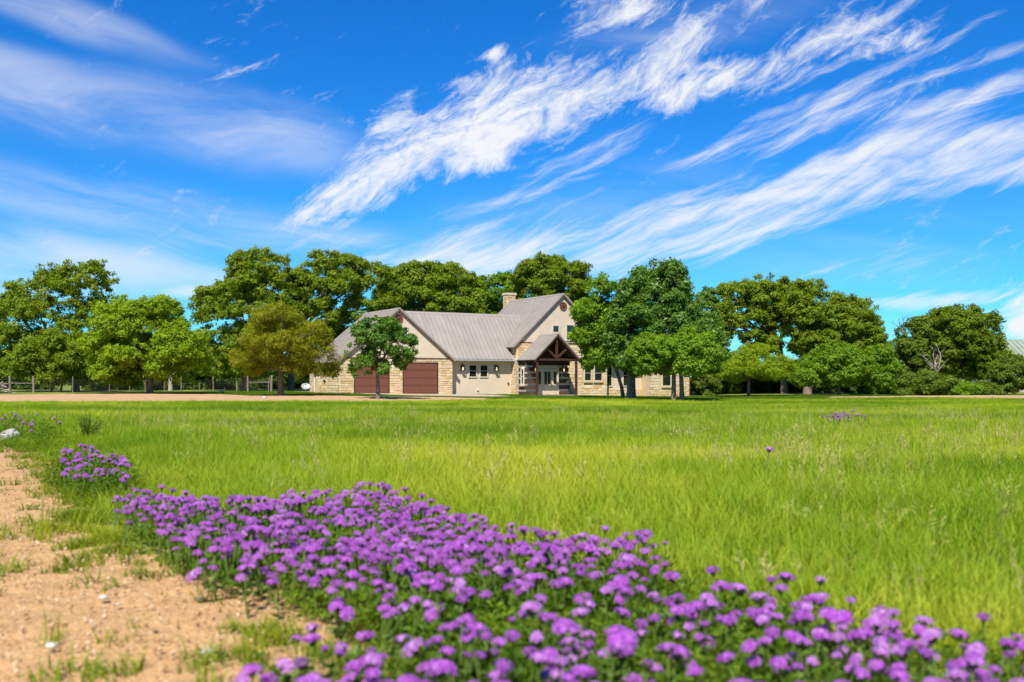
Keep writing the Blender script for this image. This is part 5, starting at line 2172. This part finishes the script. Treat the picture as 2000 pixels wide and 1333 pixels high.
def build_stones():
    x, y = ground_at(6, 866)
    y += .2
    lump('boulder', (x, y, float(gz(x, y)) + .07), .21, .19, .13, M['rock'], 4, 'pale grey rounded boulder at the far end of the gravel track', 'boulder', 3)
    rows = [(100, 1264, 30, 'flat white stone lying alone at the lower left of the gravel track'),
            (203, 1169, 24, 'white stone in the middle of the gravel above the flat one'),
            (232, 1181, 13, 'small cream pebble just right of the white stone in mid gravel'),
            (404, 1275, 28, 'long pale stone nearest the flowers on the bare verge'),
            (215, 1130, 12, 'small white pebble by the weeds at the track edge'),
            (390, 1171, 12, 'cream pebble among the weeds of the bare verge'),
            (552, 1190, 13, 'pale pebble at the bare notch below the purple bed'),
            (78, 993, 10, 'little white pebble far up the gravel track')]
    for i, (px, py, w, lab) in enumerate(rows):
        x, y = ground_at(px, py, .03)
        s = w / F * math.hypot(y, 1) / 2
        lump('stone', (x, y, float(gz(x, y)) + .03 + s * .15), s, s * .7, s * .42, M['chip'], 20 + i, lab, 'stone', 2, .12)
    x, y = ground_at(516, 777)
    lump('stone', px_pos(516, 60)[:2] + (px_pos(516, 60)[2] + .06,), .11, .1, .1, M['chip'], 40, 'white stone at the edge of the gravel drive before the olive tree', 'stone')


def build_weed_bush():
    x, y = ground_at(172, 868)
    z = float(gz(x, y))
    root = empty('weed_plant', (x, y, z))
    tag(root, 'feathery dark green weed standing alone at the left of the meadow', 'plant')
    rr = random.Random(4)
    mb = MB()
    P = []
    for i in range(26):
        an = rr.uniform(0, 6.28)
        q = rr.uniform(.03, .24)
        h = rr.uniform(.28, .48) * (1.1 - q)
        a, b, c = Vector((0, 0, 0)), Vector((math.cos(an) * q * .35, math.sin(an) * q * .35, h * .5)), Vector((math.cos(an) * q, math.sin(an) * q, h))
        mb.tube([a, b, c], [.004, .003, .0015], 4)
        for k in range(20):
            t = rr.uniform(.25, 1.05)
            p = a.lerp(b, t * 2) if t < .5 else b.lerp(c, (t - .5) * 2)
            w = .055 * (1.15 - t)
            P.append((x + p.x + rr.uniform(-w, w), y + p.y + rr.uniform(-w, w), z + p.z + rr.uniform(-.02, .02)))
    foliage('foliage', np.array(P), None, .022, 7, .013, PAL['moss'], root, 3, (x, y, z), .25, .12)
    tag(mb.build('stem', M['fstem'], root), kind='stuff')


def build_shed():
    M['shedwall'] = noisy('blue_green_sheet', (.16, .215, .20), (.20, .255, .235), scale=1, rough=.6)
    M['shedroof'] = noisy('sage_roof_sheet', (.19, .235, .165), (.23, .275, .20), scale=1, rough=.55, spec=.3)
    M['shedtrim'] = plain('pale_shed_trim', (.44, .40, .33), .6)
    D = 112.0
    x0, x1 = px_pos(1955, D)[0], 78.0
    ze, zr = CZ + 37 / F * D, CZ + 76 / F * (D + 4.5)
    root = empty('metal_shed', (x0, D, 0))
    tag(root, 'sage green metal shed half hidden behind the trees at the right edge', 'shed')
    W = x1 - x0
    n = 40
    for i in range(n):
        mb = MB()
        a, b = W * i / n, W * (i + 1) / n
        mb.box(a + .01, b - .01, -.04, 0, -.5, ze - .15)
        mb.box(a + .01, a + .07, -.075, -.041, -.5, ze - .16)
        mb.build('wall_panel', M['shedwall'], root)
    mb = MB()
    mb.box(0, W, .002, 9, -.5, ze - .2)
    mb.prism([(0, .01, ze - .19), (0, 9, ze - .19), (0, 4.5, zr - .1)], (W, 0, 0))
    mb.build('wall', M['shedwall'], root)
    mb = MB()
    mb.box(-.02, W, -.09, -.042, -.5, .35)
    mb.build('base_strip', M['shedtrim'], root)
    for i in range(n):
        a, b = -.3 + (W + .3) * i / n, -.3 + (W + .3) * (i + 1) / n
        mb = MB()
        mb.prism([(a + .01, -.5, ze - .30), (b - .01, -.5, ze - .30), (b - .01, 4.5, zr), (a + .01, 4.5, zr)], (0, 0, .04))
        mb.prism([(a + .01, -.5, ze - .258), (a + .06, -.5, ze - .258), (a + .06, 4.5, zr + .042), (a + .01, 4.5, zr + .042)], (0, 0, .04))
        mb.build('roof_panel', M['shedroof'], root)
    mb = MB()
    mb.prism([(-.3, 4.5, zr), (W, 4.5, zr), (W, 9.5, ze - .3), (-.3, 9.5, ze - .3)], (0, 0, .04))
    mb.build('roof_slope', M['shedroof'], root)
    mb = MB()
    mb.prism([(-.36, -.52, ze - .42), (-.36, 4.5, zr - .12), (-.36, 4.5, zr + .1), (-.36, -.52, ze - .2)], (.055, 0, 0))
    mb.box(-.3, W, -.56, -.503, ze - .42, ze - .2)
    mb.build('trim', M['shedtrim'], root)


def build_misc():
    # low white cart by the fence
    x, y, z = px_pos(435, 79.5)
    root = empty('garden_cart', (x, y, z + .02))
    tag(root, 'small low white cart with an upright handle beside the wire fence', 'cart')
    mb = MB()
    mb.prism([(-.22, -.15, .16), (.12, -.15, .2), (.12, .15, .2), (-.22, .15, .16)], (0, 0, .06))
    mb.build('tray', M['white'], root)
    mb = MB()
    mb.tube([(.1, 0, .18), (.13, 0, .3), (.14, 0, .46)], .018, 6)
    mb.build('handle', M['white'], root)
    for s in (-1, 1):
        mb = MB()
        mb.tube([(-.02, s * .17 - .02, .08), (-.02, s * .17 + .02, .08)], .08, 12)
        mb.build('wheel', M['bronze'], root)
    # broken stump behind the fence
    x, y, z = px_pos(333, 99)
    root = empty('tree_stump', (x, y, z))
    tag(root, 'pale broken tree stump among the shrubs behind the wire fence', 'stump')
    mb = MB()
    mb.tube([(0, 0, -.1), (.02, 0, .8), (.05, 0, 1.55), (.16, 0, 1.95)], [.24, .2, .22, .03], 8)
    mb.build('trunk', M['deadwood'], root)
    mb = MB()
    mb.tube([(.05, 0, 1.3), (.3, .05, 1.6), (.42, .05, 1.62)], [.1, .06, .02], 6)
    mb.build('branch', M['deadwood'], root)
    # rail between two posts under the right trees
    x, y, z = px_pos(1592, 92)
    root = empty('wooden_rail', (x, y, z))
    tag(root, 'low wooden rail between two posts under the domed oak', 'rail')
    for dx, h in ((0, 1.0), (1.3, .75)):
        mb = MB()
        mb.tube([(dx, 0, -.1), (dx, 0, h)], .06, 7)
        mb.build('post', M['post'], root)
    mb = MB()
    mb.tube([(0, -.05, .42), (.65, -.05, .39), (1.3, -.05, .42)], .035, 6)
    mb.build('rail', M['post'], root)


build_fence()
build_dish()
build_sticks()
build_stones()
build_weed_bush()
build_shed()
build_misc()
